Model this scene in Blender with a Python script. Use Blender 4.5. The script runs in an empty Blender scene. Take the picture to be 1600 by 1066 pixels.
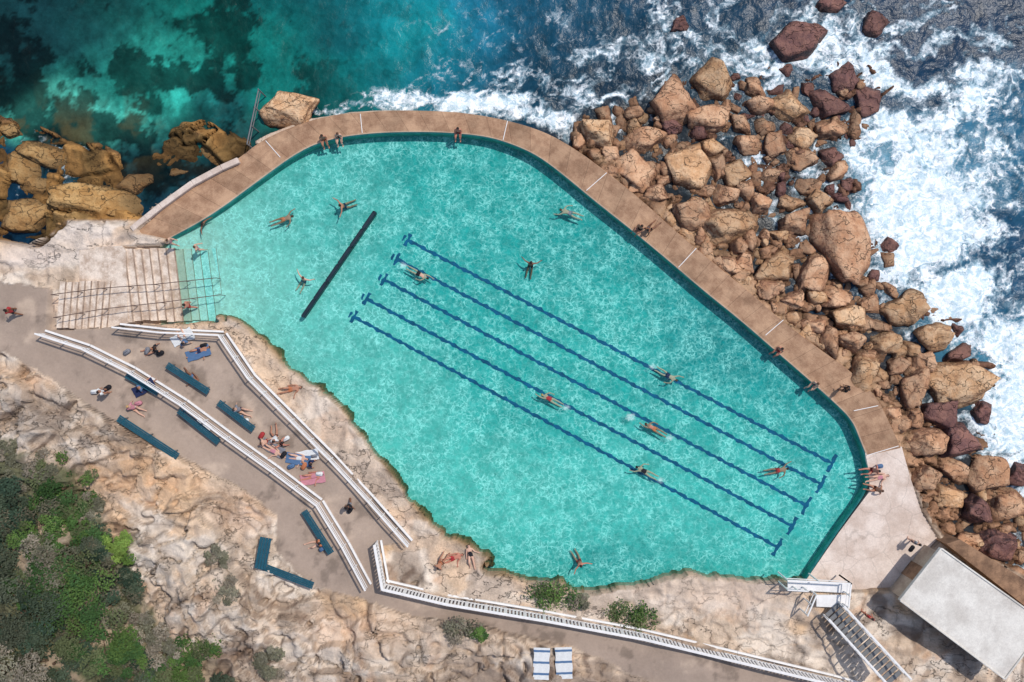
import bpy, bmesh, math, random
import numpy as np
from mathutils import Vector, Matrix
random.seed(7); RNG=np.random.default_rng(11)
sc=bpy.context.scene; COLL=sc.collection
HC=53.333; S=25.0; SEA=-0.45
# ------------------------------------------------------------ helpers
def W(px,py,z=0.0):
    s=(HC-z)/HC
    return Vector(((px-800)/S*s,(533-py)/S*s,z))
def lin(c):
    c=np.asarray(c,float)/255.0
    return np.where(c<=0.04045,c/12.92,((c+0.055)/1.055)**2.4)
def C(r,g,b,k=0.85):
    v=lin((r,g,b))*k
    return (float(v[0]),float(v[1]),float(v[2]),1.0)
def ss(a,b,x):
    t=np.clip((x-a)/(b-a),0,1); return t*t*(3-2*t)
TAB=RNG.random((8,256,256))
def vn(x,y,k=0):
    xi=np.floor(x).astype(int); yi=np.floor(y).astype(int)
    fx=x-xi; fy=y-yi; fx=fx*fx*(3-2*fx); fy=fy*fy*(3-2*fy)
    T=TAB[k%8]
    a=T[xi&255,yi&255]; b=T[(xi+1)&255,yi&255]; c=T[xi&255,(yi+1)&255]; d=T[(xi+1)&255,(yi+1)&255]
    return (a*(1-fx)+b*fx)*(1-fy)+(c*(1-fx)+d*fx)*fy
def fbm(x,y,f=1.0,o=5,k=0,g=0.5):
    s=0;a=1;t=0
    for i in range(o):
        s=s+a*vn(x*f+17.3*i+k*5.1,y*f-9.7*i+k*3.3,k+i); t+=a; a*=g; f*=2.03
    return s/t
def ridge(x,y,f=1.0,o=4,k=0):
    s=0;a=1;t=0
    for i in range(o):
        s=s+a*(1-np.abs(2*vn(x*f+7.3*i,y*f+3.1*i,k+i)-1)); t+=a; a*=0.55; f*=2.1
    return s/t
def blocks(x,y,f,k=0,tilt=.5,gap=.16):
    """angular tilted blocks separated by crevices, value about 0..1"""
    X=x*f;Y=y*f; xi=np.floor(X).astype(int); yi=np.floor(Y).astype(int)
    f1=np.full(X.shape,9.0); f2=np.full(X.shape,9.0); hv=np.zeros(X.shape)
    for i in (-1,0,1):
        for j in (-1,0,1):
            a=(xi+i)&255;b=(yi+j)&255
            cx=xi+i+.15+.7*TAB[k%8][a,b]; cy=yi+j+.15+.7*TAB[(k+1)%8][a,b]; dx=X-cx;dy=Y-cy
            d=np.sqrt(dx*dx+dy*dy); h=TAB[(k+2)%8][a,b]+tilt*((TAB[(k+3)%8][a,b]-.5)*2*dx+(TAB[(k+4)%8][a,b]-.5)*2*dy)
            n=d<f1; f2=np.where(n,f1,np.minimum(f2,d)); hv=np.where(n,h,hv); f1=np.where(n,d,f1)
    e=ss(0,gap,f2-f1); return hv*e, e
GX=np.arange(-1200,2801,5.0); GY=np.arange(-1000,2101,5.0)
RX,RY=np.meshgrid(GX,GY,indexing='ij')
def sdf_pts(poly,X,Y):
    P=np.array(poly,float); n=len(P); D=np.full(X.shape,1e18); ins=np.zeros(X.shape,bool)
    for i in range(n):
        ax,ay=P[i]; bx,by=P[(i+1)%n]; ex=bx-ax; ey=by-ay
        t=np.clip(((X-ax)*ex+(Y-ay)*ey)/(ex*ex+ey*ey+1e-9),0,1)
        D=np.minimum(D,(X-ax-t*ex)**2+(Y-ay-t*ey)**2)
        if ay!=by:
            c=((ay>Y)!=(by>Y))&(X<(bx-ax)*(Y-ay)/(by-ay)+ax); ins^=c
    D=np.sqrt(D)/S
    return np.where(ins,-D,D)
class Field:
    def __init__(s,A): s.A=A
    def __call__(s,x,y):
        u=np.clip((np.asarray(x,float)-GX[0])/5.0,0,len(GX)-1.001); v=np.clip((np.asarray(y,float)-GY[0])/5.0,0,len(GY)-1.001)
        i=u.astype(int); j=v.astype(int); fu=u-i; fv=v-j; A=s.A
        return (A[i,j]*(1-fu)+A[i+1,j]*fu)*(1-fv)+(A[i,j+1]*(1-fu)+A[i+1,j+1]*fu)*fv
def F(poly): return Field(sdf_pts(poly,RX,RY))
# ------------------------------------------------------------ plan outlines
DIN=[(262,374),(330,337),(400,285),(470,234),(520,216),(580,208),(640,206),(700,207),(760,213),(800,225),(840,243),(880,273),(930,315),(990,362),(1050,412),(1100,455),(1160,503),(1210,547),(1260,590),(1305,630),(1332,657),(1345,690),(1354,712)]
DOUT=[(213,364),(295,292),(370,250),(400,225),(440,204),(500,183),(560,175),(640,172),(720,175),(790,187),(850,205),(900,233),(950,270),(1000,310),(1060,365),(1120,415),(1170,455),(1220,500),(1280,545),(1330,580),(1370,620),(1390,660),(1408,700)]
SWSH=[(1358,738),(1358,765),(1310,830),(1260,906),(1200,908),(1150,905),(1090,895),(1040,900),(985,915),(930,925),(890,920),(885,908),(830,903),(770,895),(758,885),(768,872),(745,856),(700,836),(662,806),(640,776),(600,725),(560,670),(520,622),(480,590),(440,560),(410,525),(380,499),(355,492),(325,497),(262,500)]
POOL=DIN+SWSH
DECK=DIN+DOUT[::-1]
LAND=[(-9000,340),(0,375),(60,385),(105,345),(215,345),(250,335),(330,285),(400,243),(440,222),(500,200),(560,191),(640,188),(720,191),(790,203),(840,220),(888,248),(935,288),(990,332),(1050,385),(1110,432),(1160,474),(1210,518),(1265,562),(1315,600),(1352,638),(1370,670),(1390,705),(1425,745),(1448,800),(1475,840),(1600,900),(9000,2500),(9000,9000),(-9000,9000)]
SHORE=[(880,215),(905,180),(960,175),(1030,130),(1110,90),(1200,115),(1320,100),(1380,150),(1370,190),(1335,230),(1330,330),(1385,390),(1400,450),(1480,485),(1535,580),(1530,700),(1570,750),(1640,770),(2300,1100),(2300,1500),(1650,1000),(1450,900),(1400,720),(1350,620),(1100,430),(960,300)]
LROCK=[(-1200,190),(30,190),(90,210),(180,235),(235,285),(250,340),(215,375),(105,390),(0,395),(-1200,390)]
LROCK2=[(265,225),(330,195),(380,200),(400,235),(300,290),(240,330),(225,290)]
PROM=[(-1200,400),(0,440),(80,452),(90,515),(185,508),(350,520),(405,590),(470,660),(530,720),(590,785),(645,850),(592,850),(600,905),(680,933),(850,960),(1020,992),(1180,1030),(1300,1062),(1500,1120),(1400,1150),(1050,1085),(900,1012),(760,980),(640,962),(560,935),(480,912),(430,860),(432,805),(380,765),(300,722),(200,672),(150,640),(60,580),(0,550),(-1200,500)]
APRON=[(1352,708),(1409,698),(1422,745),(1440,800),(1466,842),(1440,868),(1405,917),(1330,922),(1258,909),(1311,832),(1359,768),(1358,738)]
STA=[(80,395),(345,380),(350,500),(80,515)]
VEG=[(-1200,700),(0,700),(60,725),(130,745),(150,800),(200,845),(205,900),(225,950),(260,1000),(320,1020),(350,1080),(380,1300),(-1200,2000)]
fP=F(POOL);fD=F(DECK);fL=F(LAND);fS=F(SHORE);fR=F(LROCK);fR2=F(LROCK2);fM=F(PROM);fA=F(APRON);fT=F(STA);fV=F(VEG)
CT=[(380,520,.6),(450,590,.55),(540,690,.5),(620,800,.6),(700,860,.5),(830,920,.55),(1000,940,.6),(1150,930,.6),(0,480,1.3),(120,560,1.3),(250,540,1.15),(300,640,1.3),(400,720,1.3),(500,830,1.3),(560,900,1.3),(650,945,1.35),(850,980,1.5),(1100,1050,1.7),(400,620,1.15),(520,760,1.15),(0,620,2.2),(100,680,2.2),(200,760,2.4),(300,820,2.2),(300,950,3),(100,900,3.6),(0,1066,4.5),(450,980,2),(600,1030,2.4),(800,1050,2.1),(-500,900,7),(400,1500,7),(1000,1500,7),(-600,500,3),(1200,980,1.1),(1400,960,.6),(1500,950,.4),(1300,1040,1.2),(1450,1050,.8),(1600,1000,.5),(1600,1300,3),(60,410,1.0),(200,375,.55),(150,368,.8),(300,400,.3),(600,190,.2),(1000,330,.2),(1350,620,.2),(1350,830,.2),(250,900,2.6),(380,860,1.9),(-1200,1500,12),(700,2100,12),(2500,2100,10)]
num=0;den=0
for (a,b,z) in CT:
    w=1/(((RX-a)**2+(RY-b)**2)+900)**1.4; num=num+w*z; den=den+w
fB=Field(num/den)
def Hf(px,py):
    px=np.asarray(px,float); py=np.asarray(py,float)
    x=px/S; y=py/S
    sp=fP(px,py); L=fL(px,py); D=fD(px,py); M=fM(px,py)
    wx=x+1.2*fbm(x,y,.35,3,1); wy=y+1.2*fbm(x,y,.35,3,2)
    base=fB(px,py)
    flat=np.minimum.reduce([ss(-.05,.3,M),ss(0,.5,D),ss(0,.5,fA(px,py)),ss(0,.3,fT(px,py))])
    n=fbm(wx*.8+wy*.3,wy*1.1-wx*.3,.26,4,3)*6; fl=np.floor(n); terr=(fl+ss(.35,.55,n-fl)*.85+.15*(n-fl))/6
    n=M*.6+fbm(wx,wy,.36,4,6)*3.0; fl=np.floor(n); strat=(ss(.38,.55,n-fl)-(n-fl))
    amp=.25+.9*ss(.6,2.2,base)
    bl,_=blocks(x+.5*fbm(x,y,.7,2,3),y+.5*fbm(x,y,.7,2,5),.5,2,.5,.09)
    bmk=np.exp(-((px-320)/115)**2-((py-880)/95)**2)+.7*np.exp(-((px-540)/90)**2-((py-1000)/45)**2)+.6*np.exp(-((px-1120)/140)**2-((py-935)/35)**2)+.8*np.exp(-((px-30)/80)**2-((py-620)/60)**2)+.6*np.exp(-((px-760)/120)**2-((py-1040)/40)**2)+.25
    rgh=.5+.5*ss(.42,.6,fbm(x,y,.3,3,7))
    rk=(terr-.5)*2.4*amp+strat*.42*amp+(fbm(x,y,.8,4,4)-.5)*.5*amp*rgh+(fbm(x,y,2.6,3,4)-.5)*.16*rgh+(bl-.4)*.64*np.clip(bmk,0,1)*np.clip(amp*1.1,.35,1)
    crack=ss(.85,.93,ridge(wx,wy,.28,2,6)); rk=rk-crack*.4*amp
    hl=base+flat*rk*ss(-.3,1.2,sp+.5)
    hl=np.where(sp<2.0,np.maximum(hl,.16+.1*fbm(x,y,1.5,2,2)),hl)
    jx=x+.5*fbm(x,y,1.2,2,1); jy=y+.5*fbm(x,y,1.2,2,2)
    b1,e1=blocks(jx,jy,.95,1,.8,.25); b2,e2=blocks(jx,jy,1.9,4,.6,.3)
    hs=-.54-.40*ss(1.2,5.5,L)+.42*ss(1.5,.1,D)+b1*.55*e1+b2*.28+(fbm(x,y,.5,3,5)-.5)*.5
    hs=np.where(D<.8,np.minimum(hs,.22),hs)
    b3,e3=blocks(jx*.8,jy*1.2,.38,5,.9,.14)
    hr=-.58+b3*.7+b1*.2+(fbm(wx,wy,.5,5,2)-.5)*1.3
    h=-3.0+fbm(x,y,.3,4,1)*.8
    def lerp(a,b,t): return a+(b-a)*t
    h=lerp(h,hs,ss(.6,-.6,fS(px,py)+(fbm(x,y,1,3,1)-.5)*1.2))
    h=lerp(h,hr,ss(.4,-.6,fR(px,py)+(fbm(x,y,.8,3,4)-.5)*1.6))
    h=lerp(h,hr-.15,ss(.4,-.6,fR2(px,py)+(fbm(x,y,.8,3,4)-.5)*1.6))
    h=lerp(h,hl,ss(.2,-.2,L+(fbm(x,y,1.2,3,3)-.5)*.5*ss(.3,1.5,D+.2)))
    h=lerp(h,.1,ss(.06,-.1,D)*ss(.3,-.1,L)); h=lerp(h,.1,ss(.06,-.1,fA(px,py)))
    ramp=np.interp(px,[80,170,200,350],[.9,.45,.2,-1.0])
    h=np.where(fT(px,py)<.08,np.minimum(h,ramp),h)
    edge=(fbm(x,y,1.1,4,6)-.5)*.9*ss(.3,1.5,np.minimum(fD(px,py),fA(px,py)))
    h=lerp(h,-2.0,ss(.12,-.42,sp+edge))
    return h
def gz(px,py): return float(Hf(np.array([px]),np.array([py]))[0])
def place(px,py,dz=0.0):
    z=gz(px,py); v=W(px,py,z+dz); return v
# ------------------------------------------------------------ mesh utils
def new_obj(name,me,mats=(),parent=None,label=None,category=None,group=None,kind=None):
    ob=bpy.data.objects.new(name,me); COLL.objects.link(ob)
    if me is not None:
        for m in (mats if isinstance(mats,(list,tuple)) else [mats]):
            if len(me.materials)<len(mats if isinstance(mats,(list,tuple)) else [mats]): me.materials.append(m)
    if parent: ob.parent=parent
    for k,v in (("label",label),("category",category),("group",group),("kind",kind)):
        if v: ob[k]=v
    return ob
def grid_mesh(name,X,Y,Z,keep=None,cols=None,attrs=None,smooth=True):
    n,m=X.shape; idx=np.arange(n*m).reshape(n,m)
    q=np.stack([idx[:-1,:-1],idx[1:,:-1],idx[1:,1:],idx[:-1,1:]],-1).reshape(-1,4)
    if keep is not None:
        k=keep; kf=(k[:-1,:-1]|k[1:,:-1]|k[1:,1:]|k[:-1,1:]).reshape(-1); q=q[kf]
    used=np.unique(q); rem=np.full(n*m,-1); rem[used]=np.arange(len(used)); q=rem[q]
    co=np.stack([X,Y,Z],-1).reshape(-1,3)[used].astype(np.float32)
    me=bpy.data.meshes.new(name); me.vertices.add(len(co)); me.vertices.foreach_set("co",co.ravel())
    me.loops.add(q.size); me.loops.foreach_set("vertex_index",q.ravel().astype(np.int32))
    me.polygons.add(len(q)); me.polygons.foreach_set("loop_start",np.arange(0,q.size,4,dtype=np.int32))
    me.polygons.foreach_set("loop_total",np.full(len(q),4,dtype=np.int32))
    me.update(calc_edges=True); me.validate()
    if smooth: me.polygons.foreach_set("use_smooth",np.ones(len(me.polygons),bool))
    if cols is not None:
        a=me.color_attributes.new("Col",'FLOAT_COLOR','POINT')
        c=np.concatenate([cols.reshape(-1,3)[used],np.ones((len(used),1))],1).astype(np.float32); a.data.foreach_set("color",c.ravel())
    for k,v in (attrs or {}).items():
        a=me.attributes.new(k,'FLOAT','POINT'); a.data.foreach_set("value",v.reshape(-1)[used].astype(np.float32))
    return me
def axis(lo,hi,step):
    a=list(np.arange(lo,hi,step)); s=step; p=a[-1]; up=[]
    while p<600: s*=1.22; p+=s; up.append(p)
    s=step; p=a[0]; dn=[]
    while p>-600: s*=1.22; p-=s; dn.append(p)
    return np.array(dn[::-1]+a+up)
def bm_mesh(name,bm,smooth=False):
    bmesh.ops.recalc_face_normals(bm,faces=bm.faces)
    me=bpy.data.meshes.new(name); bm.to_mesh(me); bm.free()
    if smooth:
        me.polygons.foreach_set("use_smooth",np.ones(len(me.polygons),bool))
    return me
def add_box(bm,c,size,rot=None,bev=0):
    r=bmesh.ops.create_cube(bm,size=1.0); vs=r['verts']
    M=Matrix.Translation(Vector(c))@(rot if rot else Matrix.Identity(4))@Matrix.Diagonal((*size,1))
    bmesh.ops.transform(bm,matrix=M,verts=vs)
    if bev>0:
        es=list({e for v in vs for e in v.link_edges}); bmesh.ops.bevel(bm,geom=es,offset=bev,segments=1,affect='EDGES')
def add_seg(bm,a,b,w,h,bev=0):
    a=Vector(a);b=Vector(b);d=b-a;L=d.length
    if L<1e-5:return
    q=d.to_track_quat('X','Z').to_matrix().to_4x4()
    add_box(bm,(a+b)/2,(L,w,h),q,bev)
def prism(bm,pts,z0,z1,bev=0):
    lo=[bm.verts.new((p[0],p[1],z0)) for p in pts]; hi=[bm.verts.new((p[0],p[1],z1)) for p in pts]
    n=len(pts); f=[bm.faces.new(hi),bm.faces.new(lo[::-1])]
    for i in range(n): f.append(bm.faces.new((lo[i],lo[(i+1)%n],hi[(i+1)%n],hi[i])))
    return f
def resample(P,n):
    P=np.array([list(p) for p in P],float); d=np.r_[0,np.cumsum(np.linalg.norm(np.diff(P,axis=0),axis=1))]
    t=np.linspace(0,d[-1],n); return np.stack([np.interp(t,d,P[:,k]) for k in range(P.shape[1])],1)
def smooth_line(P,it=2):
    P=[tuple(p) for p in P]
    for _ in range(it):
        Q=[P[0]]
        for a,b in zip(P[:-1],P[1:]):
            Q+= [tuple(.75*x+.25*y for x,y in zip(a,b)),tuple(.25*x+.75*y for x,y in zip(a,b))]
        Q.append(P[-1]); P=Q
    return P
# ------------------------------------------------------------ node helpers
def mk(name):
    m=bpy.data.materials.new(name); m.use_nodes=True; nt=m.node_tree; nt.nodes.clear()
    out=nt.nodes.new('ShaderNodeOutputMaterial'); return m,nt,out
def nd(nt,t,ins=None,**kw):
    n=nt.nodes.new(t)
    for k,v in kw.items(): setattr(n,k,v)
    for k,v in (ins or {}).items():
        s=n.inputs[k]
        if isinstance(v,bpy.types.NodeSocket): nt.links.new(v,s)
        else: s.default_value=v
    return n
def ma(nt,op,a,b=0.0,c=0.0,clamp=False):
    return nd(nt,'ShaderNodeMath',{0:a,1:b,2:c},operation=op,use_clamp=clamp).outputs[0]
def mr(nt,v,a,b,c=0.0,d=1.0,smooth=True):
    return nd(nt,'ShaderNodeMapRange',{'Value':v,'From Min':a,'From Max':b,'To Min':c,'To Max':d},interpolation_type='SMOOTHSTEP' if smooth else 'LINEAR').outputs['Result']
def mix(nt,f,a,b,bt='MIX'):
    n=nt.nodes.new('ShaderNodeMix'); n.data_type='RGBA'; n.blend_type=bt
    for i,v in ((0,f),(6,a),(7,b)):
        if isinstance(v,bpy.types.NodeSocket): nt.links.new(v,n.inputs[i])
        else: n.inputs[i].default_value=v
    return n.outputs[2]
def vmath(nt,op,a,b):
    return nd(nt,'ShaderNodeVectorMath',{0:a,1:b},operation=op).outputs[0]
def noise(nt,vec,scale,detail=4,rough=.55):
    return nd(nt,'ShaderNodeTexNoise',{'Vector':vec,'Scale':scale,'Detail':detail,'Roughness':rough})
def bump(nt,h,dist,strength=1.0):
    return nd(nt,'ShaderNodeBump',{'Height':h,'Distance':dist,'Strength':strength}).outputs[0]
def princ(nt,out,col,rough=.85,norm=None,spec=.3,**k):
    p=nd(nt,'ShaderNodeBsdfPrincipled',{'Base Color':col,'Roughness':rough,'Specular IOR Level':spec})
    if norm is not None: nt.links.new(norm,p.inputs['Normal'])
    nt.links.new(p.outputs[0],out.inputs[0]); return p
def scol(nt,col,f):
    return vmath(nt,'MULTIPLY',col,nd(nt,'ShaderNodeCombineXYZ',{0:f,1:f,2:f}).outputs[0])
def simple(name,col,rough=.7,var=.15,scale=6.0,bd=.004,metal=0.0,spec=.3):
    m,nt,out=mk(name)
    tc=nd(nt,'ShaderNodeTexCoord').outputs['Object']
    n=noise(nt,tc,scale,3,.6).outputs[0]
    f=mr(nt,n,.25,.75,1-var,1+var,False)
    rgb=nd(nt,'ShaderNodeRGB'); rgb.outputs[0].default_value=col
    c=scol(nt,rgb.outputs[0],f)
    p=princ(nt,out,c,rough,None,spec); p.inputs['Metallic'].default_value=metal
    return m
# ------------------------------------------------------------ materials
def land_mat():
    m,nt,out=mk("coastal_sandstone")
    pos=nd(nt,'ShaderNodeNewGeometry').outputs['Position']
    col=nd(nt,'ShaderNodeAttribute',attribute_name='Col').outputs['Color']
    rk=nd(nt,'ShaderNodeAttribute',attribute_name='rk').outputs['Fac']
    n1=noise(nt,pos,1.1,8,.66).outputs[0]; n2=noise(nt,pos,7,4,.72).outputs[0]
    cn=noise(nt,vmath(nt,'MULTIPLY',pos,(1,1.5,1)),.38,6,.58).outputs[0]
    ck=mr(nt,ma(nt,'ABSOLUTE',ma(nt,'SUBTRACT',cn,.5)),0,.008,1,0); ck=ma(nt,'MULTIPLY',ck,rk)
    f=ma(nt,'ADD',mr(nt,n1,.3,.7,.78,1.18,False),mr(nt,n2,.3,.7,-.15,.15,False))
    f=ma(nt,'ADD',ma(nt,'MULTIPLY',ma(nt,'SUBTRACT',f,1.0),ma(nt,'ADD',ma(nt,'MULTIPLY',rk,.6),.4)),1.0)
    f=ma(nt,'MULTIPLY',f,ma(nt,'SUBTRACT',1.0,ma(nt,'MULTIPLY',ck,.42)))
    c=scol(nt,col,f)
    h=ma(nt,'MULTIPLY',ma(nt,'SUBTRACT',ma(nt,'ADD',n1,ma(nt,'MULTIPLY',n2,.2)),ma(nt,'MULTIPLY',ck,.3)),ma(nt,'ADD',ma(nt,'MULTIPLY',rk,.9),.08))
    princ(nt,out,c,.9,bump(nt,h,.30),.2); return m
def ocean_mat():
    m,nt,out=mk("ocean_water")
    pos=nd(nt,'ShaderNodeNewGeometry').outputs['Position']
    col=nd(nt,'ShaderNodeAttribute',attribute_name='Col').outputs['Color']
    fo=nd(nt,'ShaderNodeAttribute',attribute_name='foam').outputs['Fac']
    de=nd(nt,'ShaderNodeAttribute',attribute_name='dens').outputs['Fac']
    d1=scol(nt,vmath(nt,'SUBTRACT',noise(nt,pos,.8,4,.6).outputs[1],(.5,.5,.5)),2.6)
    p2=vmath(nt,'ADD',pos,d1)
    v=nd(nt,'ShaderNodeTexVoronoi',{'Vector':p2,'Scale':1.5},feature='DISTANCE_TO_EDGE').outputs['Distance']
    lace=mr(nt,v,0,.2,1,0,False)
    nf=noise(nt,vmath(nt,'MULTIPLY',p2,(1.0,1.6,1.0)),1.8,8,.68).outputs[0]
    val=ma(nt,'ADD',fo,ma(nt,'MULTIPLY',ma(nt,'SUBTRACT',nf,.5),1.3)); val=ma(nt,'ADD',val,ma(nt,'MULTIPLY',lace,.26))
    gate=mr(nt,de,.03,.25)
    foam=ma(nt,'MULTIPLY',mr(nt,val,.18,1.02),gate)
    vein=noise(nt,p2,.8,6,.6).outputs[0]
    c=scol(nt,col,mr(nt,vein,.3,.7,.62,1.4,False))
    milky=mix(nt,ma(nt,'MULTIPLY',mr(nt,fo,-.05,.9),ma(nt,'MULTIPLY',gate,.5)),c,C(92,152,172))
    fc=mix(nt,mr(nt,nf,.36,.62),C(178,204,214,.95),C(250,252,252,.97))
    c=mix(nt,foam,milky,fc)
    h=ma(nt,'ADD',noise(nt,pos,1.3,4,.55).outputs[0],ma(nt,'MULTIPLY',foam,.5))
    p=princ(nt,out,c,.4,bump(nt,h,.11),.12)
    nt.links.new(mr(nt,foam,0,.5,.3,.85),p.inputs['Roughness']); return m
def caustic(nt,pos):  # web of rippled sunlight, painted into floor and submerged step colour
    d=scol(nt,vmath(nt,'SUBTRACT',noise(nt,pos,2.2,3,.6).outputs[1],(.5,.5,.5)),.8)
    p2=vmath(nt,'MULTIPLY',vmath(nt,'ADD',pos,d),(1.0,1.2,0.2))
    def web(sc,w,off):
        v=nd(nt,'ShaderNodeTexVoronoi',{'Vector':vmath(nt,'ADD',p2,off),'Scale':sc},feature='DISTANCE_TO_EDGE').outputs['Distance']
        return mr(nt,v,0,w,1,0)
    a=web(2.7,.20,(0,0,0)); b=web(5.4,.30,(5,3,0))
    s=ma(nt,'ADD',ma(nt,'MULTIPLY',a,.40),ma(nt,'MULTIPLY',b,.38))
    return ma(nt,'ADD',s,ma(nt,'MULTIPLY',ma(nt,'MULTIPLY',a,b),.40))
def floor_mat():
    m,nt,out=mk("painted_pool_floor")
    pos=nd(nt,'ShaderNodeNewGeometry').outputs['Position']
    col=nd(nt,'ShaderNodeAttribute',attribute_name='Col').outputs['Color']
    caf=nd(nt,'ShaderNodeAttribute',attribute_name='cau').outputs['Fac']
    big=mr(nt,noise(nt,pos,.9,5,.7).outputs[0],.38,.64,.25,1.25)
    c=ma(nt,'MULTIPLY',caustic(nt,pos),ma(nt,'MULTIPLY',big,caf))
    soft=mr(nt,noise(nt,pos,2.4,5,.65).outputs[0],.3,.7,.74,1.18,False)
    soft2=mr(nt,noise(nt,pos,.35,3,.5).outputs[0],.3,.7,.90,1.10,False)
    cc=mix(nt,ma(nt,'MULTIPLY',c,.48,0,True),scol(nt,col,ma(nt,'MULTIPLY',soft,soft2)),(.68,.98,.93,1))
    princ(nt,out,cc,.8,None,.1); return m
def water_mat():
    m,nt,out=mk("pool_water_surface")
    pos=nd(nt,'ShaderNodeNewGeometry').outputs['Position']
    fo=nd(nt,'ShaderNodeAttribute',attribute_name='foam').outputs['Fac']
    n=noise(nt,pos,2.6,3,.55).outputs[0]; bn=bump(nt,n,.04)
    tr=nd(nt,'ShaderNodeBsdfTransparent',{'Color':(.72,.965,.965,1)}).outputs[0]
    gl=nd(nt,'ShaderNodeBsdfGlossy',{'Color':(.8,.8,.8,1),'Roughness':.12,'Normal':bn}).outputs[0]
    fr=nd(nt,'ShaderNodeFresnel',{'IOR':1.3,'Normal':bn}).outputs[0]
    mx=nd(nt,'ShaderNodeMixShader',{0:fr,1:tr,2:gl})
    df=nd(nt,'ShaderNodeBsdfDiffuse',{'Color':C(225,245,242)}).outputs[0]
    nf=noise(nt,pos,6,4,.7).outputs[0]
    k=mr(nt,ma(nt,'ADD',fo,ma(nt,'MULTIPLY',ma(nt,'SUBTRACT',nf,.5),1.2)),.35,1.1,0,.75); k=ma(nt,'MULTIPLY',k,mr(nt,fo,.02,.2))
    m2=nd(nt,'ShaderNodeMixShader',{0:k,1:mx.outputs[0],2:df}); nt.links.new(m2.outputs[0],out.inputs[0]); return m
def slab_mat(name,c1,c2,joint,pitch):
    m,nt,out=mk(name)
    uv=nd(nt,'ShaderNodeAttribute',attribute_name='ruv').outputs['Vector']
    pos=nd(nt,'ShaderNodeNewGeometry').outputs['Position']
    sx=nd(nt,'ShaderNodeSeparateXYZ',{0:uv}); u=sx.outputs[0]; v=sx.outputs[1]
    fr=ma(nt,'FRACT',ma(nt,'DIVIDE',u,pitch)); j=ma(nt,'LESS_THAN',fr,joint/pitch)
    cell=nd(nt,'ShaderNodeTexWhiteNoise',{'W':ma(nt,'FLOOR',ma(nt,'DIVIDE',u,pitch))},noise_dimensions='1D').outputs[0]
    n1=noise(nt,pos,1.1,7,.68).outputs[0]; n2=noise(nt,pos,12,4,.7).outputs[0]
    f=ma(nt,'ADD',mr(nt,n1,.3,.7,0,1),ma(nt,'MULTIPLY',ma(nt,'SUBTRACT',n2,.5),1.1))
    c=mix(nt,ma(nt,'ADD',f,0,0,True),c1,c2)
    c=scol(nt,c,ma(nt,'MULTIPLY',mr(nt,cell,0,1,.88,1.10,False),ma(nt,'SUBTRACT',1.0,ma(nt,'MULTIPLY',j,.40))))
    bd=mr(nt,ma(nt,'ABSOLUTE',ma(nt,'SUBTRACT',ma(nt,'FRACT',ma(nt,'DIVIDE',v,.42)),.5)),0,.06,.88,1); c=scol(nt,c,bd)
    mid=mr(nt,ma(nt,'ABSOLUTE',ma(nt,'SUBTRACT',v,1.15)),0,.03,.82,1); c=scol(nt,c,mid)
    edge=mr(nt,v,0,.10,1,0); c=mix(nt,ma(nt,'MULTIPLY',edge,.5),c,C(225,205,182))
    damp=mr(nt,noise(nt,pos,.6,5,.6).outputs[0],.50,.64,1,.82); c=scol(nt,c,damp)
    princ(nt,out,c,.85,None,.25); return m
def conc_mat(name,c1,c2,sc=1.0,cr=.2,crs=.38):
    m,nt,out=mk(name)
    pos=nd(nt,'ShaderNodeNewGeometry').outputs['Position']
    n1=noise(nt,pos,sc,7,.68).outputs[0]; n2=noise(nt,pos,12,4,.7).outputs[0]
    c=mix(nt,mr(nt,n1,.32,.66),c1,c2); c=scol(nt,c,mr(nt,n2,.3,.7,.88,1.12,False))
    if cr>0:
        dist=vmath(nt,'ADD',pos,scol(nt,noise(nt,pos,2,3).outputs[1],.35))
        v=nd(nt,'ShaderNodeTexVoronoi',{'Vector':dist,'Scale':crs},feature='DISTANCE_TO_EDGE').outputs['Distance']
        c=scol(nt,c,ma(nt,'SUBTRACT',1.0,ma(nt,'MULTIPLY',mr(nt,v,0,.014,1,0),cr)))
    princ(nt,out,c,.88,None,.25); return m
def step_mat():
    m,nt,out=mk("worn_step_concrete")
    pos=nd(nt,'ShaderNodeNewGeometry').outputs['Position']
    n1=noise(nt,pos,1.3,7,.7).outputs[0]; n2=noise(nt,pos,10,4,.7).outputs[0]
    c=mix(nt,mr(nt,n1,.36,.62),C(188,164,144),C(236,218,200)); c=scol(nt,c,mr(nt,n2,.3,.7,.84,1.14,False))
    z=nd(nt,'ShaderNodeSeparateXYZ',{0:pos}).outputs[2]
    wet=mr(nt,ma(nt,'ADD',z,ma(nt,'MULTIPLY',ma(nt,'SUBTRACT',n1,.5),.7)),.20,-.04,0,.35); c=mix(nt,wet,c,C(170,150,124))
    sub=mr(nt,ma(nt,'ADD',z,ma(nt,'MULTIPLY',ma(nt,'SUBTRACT',n1,.5),.3)),.04,-.30)
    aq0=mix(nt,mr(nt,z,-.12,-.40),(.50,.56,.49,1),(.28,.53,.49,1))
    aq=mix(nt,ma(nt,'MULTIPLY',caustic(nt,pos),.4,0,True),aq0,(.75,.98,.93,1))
    c=mix(nt,sub,c,aq); princ(nt,out,c,.85,None,.25); return m
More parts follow.
